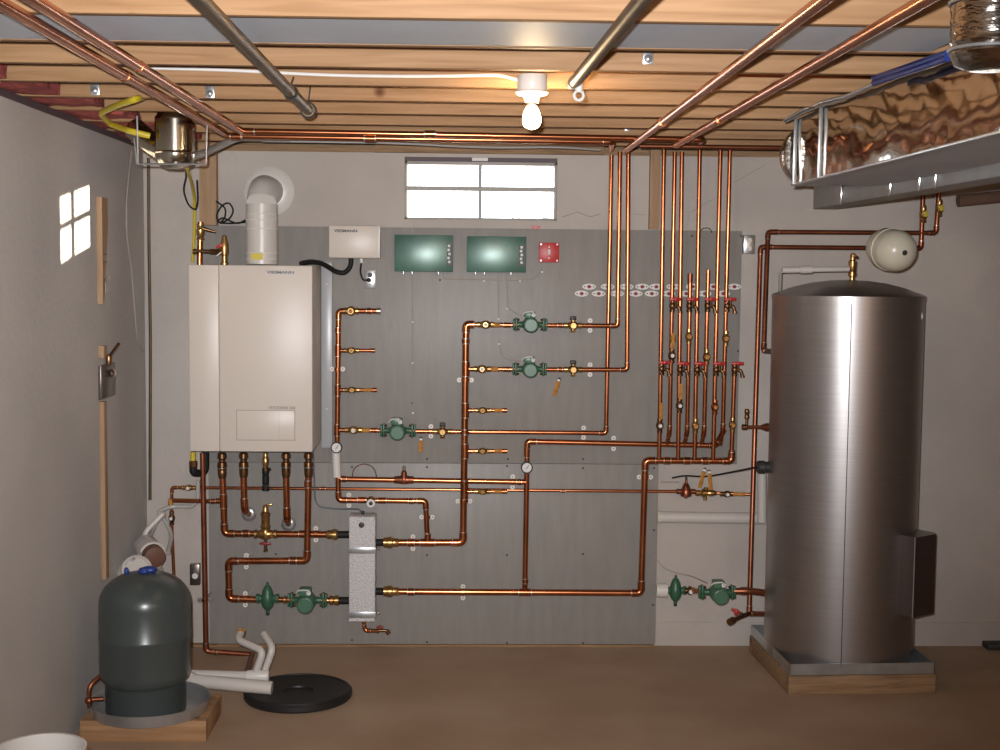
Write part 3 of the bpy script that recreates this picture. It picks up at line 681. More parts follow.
def gpanel(x0, y0, x1, y1, label, strip):
    A, B = W(x0, y0, .08), W(x1, y1, .08)
    t = thing('relay_box', label, 'relay box', (A.x, WY, B.z))
    MB().bx((A.x+.003, WY-.075, B.z+.003), (B.x-.003, PY, A.z-.003), .002).build('case', 'panel_green', t)
    MB().bx((A.x, WY-.081, B.z), (B.x, WY-.074, A.z), .0025).build('cover', 'panel_green', t)
    a, b = W(strip, y0+9, .081), W(x1-.7, y1-6, .081)
    MB().bx((a.x, WY-.0825, b.z), (b.x, WY-.0805, a.z)).build('label_window', 'dark', t, label='black strip')
    mb = MB()
    for k in range(5):
        q = a.lerp(b, (k+.6)/5.4); cx = (a.x+b.x)/2-.002
        mb.box((cx+random.uniform(-.004, .004), WY-.0835, a.z+(b.z-a.z)*(k+.6)/5.6), (.012, .002, .012))
    mb.build('sticker', 'paper', t)
    for k in (.15, .3, .75): MB().cyl(V(A.x+(B.x-A.x)*k, WY-.05, B.z), V(A.x+(B.x-A.x)*k, WY-.05, B.z-.012), .007, 10).build('gland', 'galv', t)
gpanel(394.5, 234.5, 453, 272, 'left green relay box with a bright reflection, beside the white control box', 447)
gpanel(467, 236, 526, 272.5, 'right green relay box with a black strip, beside the red switch', 519)
A, B = W(539, 242.5, .045), W(559, 262.5, .045)
t = thing('emergency_switch', 'square red switch plate right of the green boxes', 'switch', (A.x, WY, B.z))
MB().bx((A.x+.004, WY-.045, B.z+.004), (B.x-.004, PY, A.z-.004), .003).build('box', 'red_dark', t)
MB().bx((A.x, WY-.05, B.z), (B.x, WY-.044, A.z), .0022).build('plate', 'red', t)
mb = MB(); cx, cz = (A.x+B.x)/2, (A.z+B.z)/2
for sx in (-1, 1):
    for sz in (-1, 1): mb.cyl((cx+sx*.041, WY-.05, cz+sz*.041), (cx+sx*.041, WY-.053, cz+sz*.041), .005, 8)
    mb.cyl((cx+sx*.0, WY-.05, cz+sx*.028), (cx+sx*.0, WY-.053, cz+sx*.028), .003, 8)
mb.build('screw', 'chrome', t)
MB().box((cx, WY-.054, cz+.003), (.012, .016, .026), None, .002).build('toggle', 'paper', t)
mb = MB().bx((W(531.5, 226, .003).x, WY-.003, W(531, 229, 0).z), (W(535.5, 226, .003).x, WY, W(531, 225.5, 0).z)).bx((W(536.5, 226, .003).x, WY-.003, W(531, 229, 0).z), (W(540.5, 226, .003).x, WY, W(531, 225.5, 0).z))
one('warning_label', mb, 'red', 'tiny red label on the wall just under the window', 'label')
# faint wires
def wire(pts, label, off=.026, r=.0022, clips=()):
    t = thing('signal_wire', label, 'cable', W(*pts[0], off))
    MB().tube(fillet([W(a, b, off) for a, b in pts], .03, 5), r, 6).build('wire', 'tan_wire', t)
    for a, b in clips: MB().box(W(a, b, off+.002), (.012, .008, .008), None, .002).build('clip', 'paper', t)
wire([(412, 274), (412.5, 340), (412.5, 425)], 'pale wire stapled down the panel below the left green box', clips=[(412.5, 322), (412.5, 363), (413, 413)])
wire([(443, 273), (444, 279), (470, 279.5), (520, 280.5), (534, 279), (541, 272), (543, 264)], 'pale wire stapled across the panel from the green boxes to the red switch', clips=[(484, 281), (520, 281), (542, 272)])
wire([(498, 274), (498.5, 300), (499, 318)], 'pale wire from the right green box to the pipe with the upper pump', clips=[(498.5, 319)])
wire([(506, 274), (507.5, 290), (508, 308), (515, 313), (524, 316), (530, 313)], 'grey wire from the right green box to the upper pump', r=.003, clips=[(507, 309)])
wire([(499, 340), (500, 350), (504, 359), (515, 361), (527, 360)], 'grey wire hanging to the second pump from the top', r=.003, clips=[(499, 344)])
wire([(404, 415), (412, 420), (412, 426)], 'short grey wire at the pump below the left green box', r=.003)
wire([(414, 225), (412, 234)], 'short pale wire above the left green box', off=.03, r=.0022)
# wire loop above the bypass
one('wire_loop', MB().tube(fillet([W(352, 482, .03), W(353, 468, .03), W(364, 463, .03), W(374, 467, .03), W(377, 478, .03)], .05, 6), .0025, 6), 'copper', 'thin copper wire arch on the panel beside the copper bypass valve', 'wire')
# ================================================================ PIPES of the left and centre manifolds
OA, OB = .075, .14
rm = .014
L1 = run('left upright copper manifold pipe with four branches, right of the boiler', [(337, 455, OA), (338.5, 311, OA), (378, 311, OA)], rm, joints=[(338, 330, OA, 'v', .02), (369, 311, OA, 'h', .02)], balls=[(351, 311, OA, 'h', 'brass', 'tag', .075)], caps=[(379, 311, OA, 'h', 'solder')], clamps=[(337.5, 369, OA, 'v')])
tee(L1, W(338, 350.5, OA), rm, .009, Z, X); tee(L1, W(337.7, 390, OA), rm, .009, Z, X); tee(L1, W(337, 430, OA), rm, .009, Z, X)
def stub(root, x0, x1, y, off, xb, disc='tag', rr=.0095):
    MB().tube([W(x0, y, off), W(x1, y, off)], rr, 12).build('branch', 'copper', root)
    inline_valve(root, W(xb, y, off), X, .0095, 'brass', disc)
    MB().cyl(W(x1-4.5, y, off), W(x1, y, off), rr*1.22, 12).build('end_cap', 'copper', root)
    MB().cyl(W(xb+12, y, off), W(xb+19, y, off), rr*1.05, 12).build('yellow_tape', 'tag', root) if rr > .0094 and x1-xb > 24 else None
stub(L1, 338, 375, 350.5, OA, 351.5); stub(L1, 338, 377, 390, OA, 352)
MB().tube([W(336, 450, OA), W(337, 477, OA)], .0215, 20).build('insulated_sleeve', 'white_plastic', L1, label='white sleeve')
L2 = run('copper pipe with a white handwheel, from the left manifold down to the lower tee', [(338, 476, OA), (338.5, 500, OA), (425.5, 501, OA), (427.5, 541, OA)], rm, joints=[(362, 500, OA, 'h', .04), (382, 500.5, OA, 'h', .04), (411, 501, OA, 'h', .02)], clamps=[(349, 500, OA, 'h'), (427, 517, OA, 'v')])
MB().tube([W(338, 478, OA), W(345, 478.5, OA)], rm, 12).build('tube_stub', 'copper', L2)
p = W(371, 503, OA+.03)
t = MB().lathe(p, -Yv, [(.020, 0), (.021, .012), (.014, .014), (.014, .006), (.001, .006)], 24).build('handwheel', 'paper', L2, label='white handwheel')
MB().lathe(p-V(0, .004, 0), -Yv, [(.010, 0), (.010, .01), (.004, .012)], 16).build('knob', 'dark', t)
MB().lathe(W(371, 500.5, OA), -Yv, [(.022, -.01), (.022, .02), (.012, .032)], 16).build('valve_body', 'brass', L2)
L3 = run('long copper pipe through the copper bypass valve to the round gauge tee', [(342, 479, OA), (526, 482, OA)], rm, joints=[(344, 479, OA, 'h', .022), (519, 482, OA, 'h', .02)], clamps=[(512.5, 481.8, OA, 'h')])
c = W(404, 479.8, OA)
t = thing('bypass_valve', 'reddish brass bell-shaped bypass valve in the long pipe under the pumps', 'valve', c-V(0, 0, .02))
MB().lathe(c-V(0, 0, .018), Z, [(.012, 0), (.022, .006), (.024, .02), (.022, .03), (.015, .045), (.014, .058), (.009, .066)], 16).lathe(c-X*.05, X, [(rm*1.1, 0), (rm*1.35, .002), (rm*1.4, .02), (rm*1.6, .035), (rm*1.6, .065), (rm*1.4, .08), (rm*1.35, .098), (rm*1.1, .1)], 14).build('body', 'copper_dull', t)
MB().cyl(c+V(-.005, 0, .04), c+V(-.005, 0, .072), .003, 8).cyl(c+V(.005, 0, .04), c+V(.005, 0, .072), .003, 8).build('stem', 'brass', t)
def gauge(c, r, label):
    t = thing('gauge', label, 'gauge', c)
    MB().lathe(c+V(0, .03, 0), -Yv, [(r*.4, 0), (r*.4, .012), (r*.9, .014), (r, .018), (r, .036), (r*.9, .038)], 28).build('case', 'dark', t)
    f = MB().lathe(c+V(0, -.006, 0), -Yv, [(r*.8, 0), (r*.8, .003)], 28).build('dial', 'paper', t)
    MB().box(c+V(.003, -.0098, .003), (.0025, .001, r*.9), Matrix.Rotation(.6, 3, 'Y')).build('needle', 'dark', f)
gauge(W(336.5, 447.5, OA+.035), .029, 'round white gauge on the left manifold, above its white sleeve')
gauge(W(526.8, 467.5, OA+.035), .03, 'round white gauge on the upright copper pipe right of the centre manifold')
# centre manifold
RM = .0175
C1 = run('tall thick centre copper manifold pipe ending at the heat exchanger', [(397, 542.5, OB), (463, 542.5, OB), (466, 324.5, OB), (474, 324.5, OB)], RM, joints=[(411, 542.5, OB, 'h', .03), (464.8, 432, OB, 'v', .02), (464.2, 483, OB, 'v', .02), (465.6, 341, OB, 'v', .02)], clamps=[(465.4, 380, OB, 'v'), (464, 501, OB, 'v'), (413, 542.5, OB, 'h')])
tee(C1, W(427.7, 542.5, OB), RM, rm, X, Z)
MB().lathe(W(383, 542.5, OB), X, [(.018, 0), (.026, .004), (.026, .02), (.03, .024), (.03, .045), (.022, .05), (.022, .075), (.019, .08)], 12).build('union_fitting', 'brass', C1)
for y in (369, 410.3, 451, 491.5): tee(C1, W({369: 465.7, 410.3: 465.2, 451: 464.7, 491.5: 464.3}[y], y, OB), RM, .0095, Z, X)
stub(C1, 465, 507, 410.3, OB, 482.5); stub(C1, 465, 507, 451, OB, 482.5); stub(C1, 465, 507, 491.5, OB, 482.5)
def pump(c, label, s=1.0, wire_side=1):
    t = thing('circulator_pump', label, 'pump', c-V(0, 0, .04), 'green circulator pumps')
    n = -Yv
    mb = MB().lathe(c+V(0, .03, 0)*s, n, [(.012*s, 0), (.030*s, .004*s), (.036*s, .012*s), (.037*s, .035*s), (.033*s, .045*s)], 28)
    mb.lathe(c-X*.062*s, X, [(.015*s, 0), (.015*s, .02*s), (.024*s, .045*s), (.024*s, .08*s), (.015*s, .104*s), (.015*s, .124*s)], 16).build('volute', 'green', t)
    mb.cyl(c, c, .001, 4) if False else None
    for sx in (-1, 1):
        f = c+X*sx*.069*s
        mb = MB().box(f, (.012*s, .034*s, .066*s), None, .004*s).box(f+X*sx*.012*s, (.010*s, .030*s, .056*s), None, .003*s)
        fl = mb.build('flange', 'green', t)
        mb = MB()
        for sz in (-1, 1): mb.cyl(f+V(-.016*s, -.0, sz*.024*s), f+V(.016*s, 0, sz*.024*s), .006*s, 6)
        mb.build('bolt', 'brass_dark', fl)
    MB().lathe(c+V(0, -.012*s, 0), n, [(.037*s, 0), (.040*s, .006*s), (.040*s, .020*s), (.037*s, .024*s), (.0375*s, .085*s), (.034*s, .094*s), (.031*s, .095*s), (.029*s, .091*s), (.001, .091*s)], 32).build('motor', 'green_motor', t)
    MB().box(c+V(-.004*s, -.045*s, .050*s), (.052*s, .06*s, .032*s), None, .005*s).build('terminal_box', 'green_motor', t)
    q = c+V(.014*s, -.079*s, .050*s)
    MB().lathe(q, n, [(.010*s, 0), (.010*s, .006), (.006*s, .007)], 14).tube(fillet([q+V(0, -.004, 0), q+V(-.004, -.014, .018), q+V(-.045*s, -.006, .014), q+V(-.055*s, .01, -.004)], .02, 5), .0038, 8).build('cable_connector', 'white_plastic', t)
    return t
def pumpbranch(y, x0, off, label, plabel, xt, yv, xe, ye=None, clampx=590, vb=486, root=None):
    pass
# branch 1 (top)
b1 = run('uppermost pump branch pipe, turning up at the second riser from the left', [(474, 324.6, OB), (575, 325.5, OB), (617.5, 325.8, OB), (620, 152, OB), ], .0115, balls=[(485.5, 324.6, OB, 'h', 'brass', 'paper', .085)], clamps=[(590, 325.5, OB, 'h')], joints=[(507, 325, OB, 'h', .035), (560, 325.3, OB, 'h', .02)])
balance_valve(b1, W(573, 325.4, OB), X, .0115)
MB().cyl(W(493, 325, OB), W(500, 325, OB), .0125, 12).build('yellow_tape', 'tag', b1)
pump(W(530, 324.5, OB), 'topmost green pump, on the branch below the right green box')
b2 = run('second pump branch pipe, turning up at the third riser from the left', [(466, 369, OB), (575, 369.6, OB), (627, 369.6, OB), (628.3, 153, OB)], .0115, balls=[(482, 369, OB, 'h', 'brass', 'paper', .085)], clamps=[(590, 369.6, OB, 'h')], joints=[(507, 369.3, OB, 'h', .035), (560, 369.5, OB, 'h', .02)])
balance_valve(b2, W(573, 369.5, OB), X, .0115)
MB().cyl(W(491, 369, OB), W(498, 369, OB), .0125, 12).build('yellow_tape', 'tag', b2)
pump(W(529.5, 369, OB), 'second green pump from the top, above the hanging paper tag')
b3 = run('third pump branch pipe, passing behind the centre manifold to the leftmost riser', [(337, 430, OA), (440, 431.5, OA), (606, 433, OA), (611.5, 155, OA)], .0115, balls=[(353.5, 430, OA, 'h', 'brass', 'paper', .085)], clamps=[(431, 431.2, OA, 'h'), (583.5, 432.6, OA, 'h')], joints=[(374, 430.3, OA, 'h', .03), (452, 431.6, OA, 'h', .02)])
balance_valve(b3, W(442.5, 431.5, OA), X, .0115)
MB().cyl(W(361, 430.2, OA), W(370, 430.3, OA), .0125, 12).build('yellow_tape', 'tag', b3)
pump(W(398, 430.5, OA), 'green pump right of the left manifold, level with the boiler bottom', 1.05)
def ptag(px, py, off, rot, label, h=.058):
    c = W(px, py, off); t = thing('paper_tag', label, 'tag', c-V(0, 0, h))
    R_ = Matrix.Rotation(rot, 3, 'Y')
    MB().tube([c, c+R_@V(0, 0, -.02)], .0018, 6).torus(c+V(0, 0, -.006), Yv, .007, .0018, 14, 6).build('string', 'dark', t)
    MB().box(c+R_@V(0, 0, -.018-h/2), (.022, .003, h), R_ @ Matrix.Rotation(.35, 3, 'Z'), .001).build('card', 'tag', t)
    MB().box(c+R_@V(0, -.001, -.012), (.014, .004, .010), R_, .001).build('clip', 'paper', t)
ptag(559.5, 378, .16, .28, 'brown paper tag hanging below the second pump branch', .075)
ptag(421, 437, .10, .03, 'brown paper tag hanging from the third pump branch', .06)
# right-hand down pipe with gauge, header at y=442
HB = OA
H1 = run('copper header pipe behind the risers, turning down beside the right gauge', [(524.8, 589, HB), (527.3, 441.5, HB), (716, 445.5, HB), (724, 430, OB-.005)], rm, joints=[(526.8, 452, HB, 'v', .05), (525.2, 581, HB, 'v', .02), (534, 441.6, HB, 'h', .02), (677, 444.7, HB, 'h', .02), (696, 445, HB, 'h', .02)], clamps=[(613.5, 443.3, HB, 'h')], rad=.02)
H2 = run('thick copper pipe from the heat exchanger along the bottom and up to the front header', [(397, 591.5, .135), (641, 593, .135), (645.3, 460.5, .135), (731.5, 461, .135), (731.7, 450, .135)], .0165, joints=[(411, 591.8, .135, 'h', .03), (525, 592.3, .135, 'h', .06), (641.3, 583, .135, 'v', .02), (667, 460.7, .135, 'h', .03), (687, 460.7, .135, 'h', .03), (705, 460.8, .135, 'h', .03)], clamps=[(463, 592, .135, 'h'), (638.5, 476, .135, 'v')][:1])
add_clamp(H2, W(644.8, 477, .135), Z, .0165)
MB().lathe(W(383, 591.3, .135), X, [(.018, 0), (.026, .004), (.026, .02), (.03, .024), (.03, .045), (.022, .05), (.022, .075), (.019, .08)], 12).build('union_fitting', 'brass', H2)
# thin water feed line
T1 = run('thin copper feed line crossing behind all the manifolds', [(752, 494.5, .10), (683, 491.5, .045), (172, 487.5, .045), (171.5, 520, .045), (175, 600, .06)], .0085, joints=[(563, 491, .045, 'h', .02), (323, 488.5, .045, 'h', .025), (470, 490, .045, 'h', .02)], clamps=[], balls=[(188.5, 487.7, .045, 'h', 'brass', 'paper', .07), (171.8, 518, .045, 'v', 'brass_dark', 'paper', .07)], rad=.02)
MB().cyl(W(170.5, 499, .05), W(170.5, 509, .05), .013, 12).build('tag_wrap', 'tag', T1, label='orange wrap')
T2 = run('short copper pipe from the feed line to the first boiler pipe', [(173, 500.5, .08), (223.5, 501.5, PB)], .0115, joints=[(213, 501.3, .15, 'h', .02)])
# feed regulator and backflow valve on the right
c = W(686, 491.5, .05)
t = thing('pressure_regulator', 'dull copper-coloured water regulator in the thin pipe under the risers', 'regulator', c-V(0, 0, .04))
MB().lathe(c+V(0, 0, -.036), Z, [(.006, 0), (.012, .006), (.028, .012), (.030, .03), (.026, .046), (.014, .075), (.008, .08), (.007, .098)], 18).lathe(c-X*.05, X, [(.010, 0), (.014, .002), (.014, .03), (.014, .07), (.014, .098), (.010, .1)], 12).build('body', 'copper_dull', t)
MB().cyl(c+V(0, 0, .056), c+V(0, 0, .075), .006, 8).build('screw', 'dark', t)
c = W(706, 493, .07)
t = thing('backflow_valve', 'brass fitting right of the water regulator, below a hanging brown tag', 'valve', c-V(0, 0, .03))
MB().lathe(c-X*.055, X, [(.010, 0), (.016, .002), (.016, .02), (.012, .024), (.022, .035), (.022, .055), (.014, .06), (.018, .075), (.018, .09), (.010, .11)], 12).cyl(c-V(.004, 0, 0), c-V(.004, 0, .038), .010, 10).cyl(c, c+V(0, 0, .03), .012, 10).build('body', 'brass', t)
ptag(705, 468, .12, .25, 'brown paper tag hanging from the front header over the water regulator', .085)
ptag(709, 470, .115, -.12, 'second brown paper tag turned edge-on, hanging under the front header', .085)
inline_valve(T1, W(727, 494, .08), X, .010, 'brass_dark', 'paper', .07)
MB().cyl(W(733, 494, .088), W(745, 494.3, .096), .0105, 12).build('yellow_tape', 'tag', T1)
# ================================================================ RISERS
rr = .0108
OF = .14
def riser(label, pts, **k): return run(label, pts, rr, group=None, **k)
def tagw(root, px, y0, y1, off=OF): MB().box((W(px, y0, off+.016)+W(px, y1, off+.016))/2, (.017, .004, abs(W(px, y0).z-W(px, y1).z)), Matrix.Rotation(.2, 3, 'Z')).build('paper_strip', 'tag', root, label='brown paper strip')
# those reaching the lower front header
q = riser('leftmost front riser, reaching the ceiling, with its tag low above the header', [(659, 459, OF), (664, 146, OF)], balls=[(659.7, 425.5, OF, 'v', 'brass_dark', 'paper')]); stop_valve(q, W(661.5, 369, OF), Z, rr); tagw(q, 661, 403, 419)
q = riser('second front riser from the left, its brown tag just under the red valve', [(678, 459, OF), (682, 152, OF)], balls=[(679.5, 405.5, OF, 'v', 'brass_dark', 'paper')]); stop_valve(q, W(680, 370, OF), Z, rr); tagw(q, 681, 384, 399)
q = riser('third front riser from the left, with red valve and bright brass check low down', [(694.5, 459, OF), (699.8, 147, OF)], balls=[(695.3, 426, OF, 'v', 'brass', 'tag')]); stop_valve(q, W(697, 370, OF), Z, rr)
q = riser('fourth front riser from the left, with a red valve above a coppery check', [(713, 459, OF), (720.5, 146, OF)], balls=[(714.8, 407, OF, 'v', 'copper', 'tag')]); stop_valve(q, W(716, 370, OF), Z, rr)
q = riser('rightmost short riser of the front header, capped by a red-handled valve', [(731.6, 452, OF), (734.6, 368, OF)])
stop_valve(q, W(734.5, 370, OF), Z, rr); MB().cyl(W(734.5, 366, OF), W(734.6, 362, OF), .0125, 12).build('cap', 'copper', q)
inline_valve(q, W(732.5, 425, OF), Z, .0108, 'brass', 'tag')
# those reaching the rear header
bx_ = OF
def rear(label, xt, yt, xb, balls, xv, ybend=432, **k):
    q = run(label, [(xb-2.5, 444.5, OA), (xb, ybend, OF), (xt, yt, OF)], rr, balls=balls, rad=.02, **k)
    stop_valve(q, W(xv, 306, OF), Z, rr); return q
q = rear('first rear riser, with the yellow-tagged double check below its upper red valve', 674.8, 152, 669.5, [(671.8, 355.5, OF, 'v', 'brass_dark', 'paper')], 672.3); tagw(q, 673, 333, 349)
MB().lathe(W(672.3, 343, OF), Z, [(.013, 0), (.017, .01), (.017, .03), (.012, .045)], 12).build('coupling', 'brass', q)
q = rear('short rear riser with a dull brown top end, between the tall ones', 690.3, 274, 687, [(688.8, 336.5, OF, 'v', 'brass', 'tag')], 689.3); MB().cyl(W(690.2, 273.5, OF), W(690, 283, OF), .0135, 12).build('end_cap', 'copper_dull', q)
q = rear('short rear riser with a bright open top end, between the tall ones', 708.2, 270, 704, [(706.5, 357, OF, 'v', 'brass', 'tag')], 707.5)
q = rear('rightmost tall rear riser, with an upper red valve and no lower one', 730, 148, 722.8, [(725.8, 338.5, OF, 'v', 'brass', 'tag')], 727, 430)
# loose white hanger plates screwed to the panel in two rows
ow = ['first', 'second', 'third', 'fourth', 'fifth', 'sixth', 'seventh', 'eighth', 'ninth', 'tenth']
first = None
for row, xs, y in (('upper', (589, 607.5, 626.5, 642, 656, 673, 692.5, 713, 734), 286.7), ('lower', (581.5, 598.5, 617, 635.5, 651.5, 668.5, 686, 704.5, 723), 293.6)):
    for i, x in enumerate(xs):
        p = W(x, y, .028); lab = 'white oval pipe hanger screwed to the panel, %s from the left in the %s row' % (ow[i], row)
        if first is None:
            t = thing('pipe_hanger', lab, 'pipe hanger', p, 'white pipe hangers in two rows'); first = t
            mb = MB(); o_ = [(.035*math.cos(a), .0155*math.sin(a)) for a in [2*PI*k/28 for k in range(28)]]
            mb.prism(o_, p, X, Z, -Yv, .005).build('plate', 'paper', t)
            MB().cyl(p-V(-.023, .004, 0), p-V(-.023, .008, 0), .0035, 8).cyl(p-V(.023, .004, 0), p-V(.023, .008, 0), .0035, 8).build('screw', 'dark', t)
            MB().lathe(p-V(0, .004, 0), -Yv, [(.0095, 0), (.0085, .012), (.005, .013)], 12).box(p-V(0, .012, 0), (.022, .012, .006), None, .002).build('split_ring', 'red_dark', t, label='dark red split ring')
        else: dup(first, p, lab)
# ================================================================ HEAT EXCHANGER
A, B = W(349, 516.5, .20), W(375, 622, .20)
cx = (A.x+B.x)/2
root = thing('heat_exchanger', 'narrow upright heat exchanger wrapped in sparkling silver foil', 'heat exchanger', (cx, WY-.14, B.z))
MB().bx((A.x, WY-.20, B.z), (B.x, WY-.08, A.z), .006).build('insulated_body', 'hx_foil', root)
for py in (550.5, 615):
    p = W(362, py, .202)
    MB().bx((A.x-.004, WY-.204, p.z-.016), (B.x+.004, WY-.076, p.z+.016), .002).build('band', 'galv', root)
    q = W(377.5, py-2, .15); MB().cyl(q, q+X*.014, .008, 8).build('buckle', 'chrome', root)
p = W(361.5, 525, .201)
MB().lathe(p, -Yv, [(.014, 0), (.014, .003), (.011, .004)], 20).box(p-V(0, .005, 0), (.012, .003, .003), Matrix.Rotation(.8, 3, 'Y')).build('emblem', 'dark', root, label='round dark emblem')
mb = MB()
for x0, x1, y, o in ((335, 350, 534.5, .165), (375, 384, 542.5, .14), (375, 384, 591.3, .135), (333, 350, 600.5, .175)):
    mb = MB().cyl(W(x0, y, o), W(x1, y, o), .0185, 16); mb.build('port', 'black_rubber', root, label='black port pipe')
mb = MB().cyl(W(363, 516, .14), W(363, 511, .14), .008, 10); mb.build('sensor', 'dark', root)
t = run('bent copper drain pipe with a small red-handled valve under the heat exchanger', [(363.5, 621, .14), (365, 630.5, .14), (379, 631, .15)], .010)
c = W(380, 630.5, .15)
MB().tube([c-X*.015, c+X*.03, c+X*.042-V(0, 0, .012)], .008, 10).cyl(c+V(.034, 0, -.0), c+V(.045, 0, -.016), .012, 10).cyl(c, c+V(0, 0, .015), .006, 8).build('drain_valve', 'brass_dark', t)
MB().box(c+V(0, -.004, .018), (.036, .012, .010), None, .003).box(c+V(0, -.004, .018), (.012, .03, .016), None, .003).build('handle', 'red_dark', t, label='red handle')
# strainer (green, pointed) and low-left pump
def strainer(c, label, s=1.0):
    t = thing('flow_check_valve', label, 'valve', c-V(0, 0, .06*s))
    MB().lathe(c-V(0, 0, .072*s), Z, [(.010*s, 0), (.010*s, .012*s), (.016*s, .018*s), (.026*s, .030*s), (.033*s, .05*s), (.034*s, .085*s), (.028*s, .098*s), (.026*s, .112*s), (.016*s, .134*s), (.007*s, .142*s), (.006*s, .156*s)], 20).build('body', 'green', t)
    for sx in (-1, 1):
        MB().lathe(c+X*sx*.028*s, X*sx, [(.018*s, 0), (.019*s, .012*s), (.024*s, .014*s), (.024*s, .028*s), (.018*s, .03*s)], 8).build('port', 'green', t)
    MB().cyl(c-V(0, 0, .084*s), c-V(0, 0, .07*s), .009*s, 8).build('plug', 'dark', t)
strainer(W(267.5, 598.5, .19), 'green pointed check valve left of the lower left pump')
c = W(307.5, 600, .18)
pump(c, 'green pump low on the panel, just left of the heat exchanger', 1.15)
t = run('short copper connector on both sides of the lower left pump', [(278, 599.5, .185), (293, 600, .185)], .014)
MB().lathe(W(283, 599.7, .185), X, [(.016, 0), (.02, .004), (.02, .014), (.016, .018)], 12).build('ring', 'brass', t)
MB().lathe(W(329, 600.3, .175), X, [(.018, 0), (.024, .004), (.024, .02), (.02, .024), (.026, .03), (.026, .048), (.018, .052)], 12).build('union_fitting', 'brass', t)
MB().tube([W(319, 600.2, .18), W(334, 600.4, .176)], .0155, 14).build('tube_stub', 'copper', t)
# right one
a = W(649, 590, .08); b = W(668, 590.5, .08)
one('pipe_sleeve', MB().cyl(W(656, 590, .13), W(667, 590.4, .13), .036, 24), 'white_plastic', 'short thick white sleeve left of the right green check valve', 'pipe sleeve')
strainer(W(675.5, 590.5, .14), 'green pointed check valve in front of the pale wall at lower right', .95)
c = W(717, 592, .30)
pump(c, 'green pump beside the tall steel tank, near the floor', 1.08)
t = run('copper pipe into the lower left side of the steel tank', [(686, 590.5, .15), (700, 591, .25)], .013)
inline_valve(t, W(690, 590.6, .18), X, .013, 'brass_dark', 'paper', .05)
MB().tube(fillet([W(734, 591, .30), W(752, 591, .32), W(775, 594, .42)], .05), .0165, 14).build('tube', 'copper_dull', t)
MB().cyl(W(741, 591, .30), W(747, 591, .30), .02, 14).build('coupling', 'copper_dull', t)
one('signal_wire', MB().tube(fillet([W(654, 555, .03), W(663, 568, .03), W(676, 573, .05), W(692, 576, .1), W(707, 583, .25)], .05, 5), .0028, 6), 'tan_wire', 'pale wire curving from the panel to the pump beside the steel tank', 'cable')
# PVC on the wall
t = thing('pvc_pipe', 'thick white pipe lying along the wall between the panel and the steel tank', 'pipe', W(658, 517, .04))
MB().tube([W(661, 517, .04), W(800, 519, .04)], .030, 24).build('tube', 'pvc', t)
MB().cyl(W(657, 517, .04), W(661, 517, .04), .032, 24).build('end_ring', 'cream', t, label='yellowish end ring')
t = thing('pvc_pipe', 'upright white pipe on the wall just left of the steel tank', 'pipe', W(762, 522, .12))
MB().tube([W(762, 522, .12), W(762, 470, .12)], .024, 20).build('tube', 'pvc', t)
one('temperature_sensor', MB().lathe(W(757, 467, .42), X, [(.026, 0), (.032, .006), (.032, .035), (.027, .04), (.027, .09)], 20), 'dark', 'black cylindrical sensor cap on the left side of the steel tank', 'sensor')
one('sensor_cable', MB().tube(fillet([W(672, 478, .06), W(684, 475.5, .07), W(706, 477, .08), W(727, 473, .15), W(757, 467, .42)], .1, 6), .0045, 8), 'black_rubber', 'dark cable drooping from the risers to the black cap at the steel tank', 'cable')
a, b = W(658, 480, .0), W(760, 482, .0)
mb = MB()
for k in range(8): mb.box((a.x+.02+k*.012*1.0, WY-.002, W(665, 482).z), (.008, .003, .004))
one('wall_marks', mb, 'dark', 'row of tiny dark marks on the pale wall left of the water regulator', 'mark')
# small valve fitting at tank left, y=427
t = run('small brass pipe with an upright stub entering the steel tank at mid-height', [(745, 427, .30), (758, 427, .34), (775, 428, .40)], .0085, 'copper_dull')
MB().cyl(W(742, 427, .30), W(747, 427, .30), .014, 12).lathe(W(746.5, 427, .30), Z, [(.007, 0), (.007, .04), (.012, .045), (.012, .06), (.009, .065), (.012, .07), (.012, .085), (.008, .09)], 12).build('fitting', 'brass_dark', t)
MB().lathe(W(760, 427, .34), X, [(.008, 0), (.02, .03), (.02, .05)], 12).build('cone', 'copper_dull', t)
# right pipes
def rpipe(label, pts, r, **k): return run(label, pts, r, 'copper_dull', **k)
rpipe('outer copper pipe around the steel tank, running down to its drain valve', [(923.5, 180, .06), (921, 248.5, .06), (760.5, 247, .06), (755.5, 400, .10), (751.5, 500, .22), (748, 614, .32), (772, 616, .42)][:3]+[(749, 613.5, .25), (775, 614, .42)], .0125, joints=[(770, 247, .06, 'h', .02)])
q = rpipe('inner copper pipe beside the steel tank, entering its side near the top', [(940, 178, .06), (936, 233, .06), (768, 232, .06), (763.5, 350.5, .18), (776, 352, .36)], .0125, joints=[(776, 232, .06, 'h', .02)])
for (x, y, lab) in ((923, 214, 'left'), (939, 208, 'right')):
    t = thing('shut_off_valve', 'brass valve on the %s copper pipe coming down under the ducts' % lab, 'valve', W(x, y+8, .06))
    MB().lathe(W(x, y+9, .06), Z, [(.014, 0), (.018, .006), (.015, .02), (.021, .03), (.021, .055), (.014, .06), (.017, .075), (.013, .09)], 12).build('body', 'brass', t)
    MB().box(W(x+2.5, y, .09), (.02, .02, .03), None, .004).build('handle', 'yellow', t)
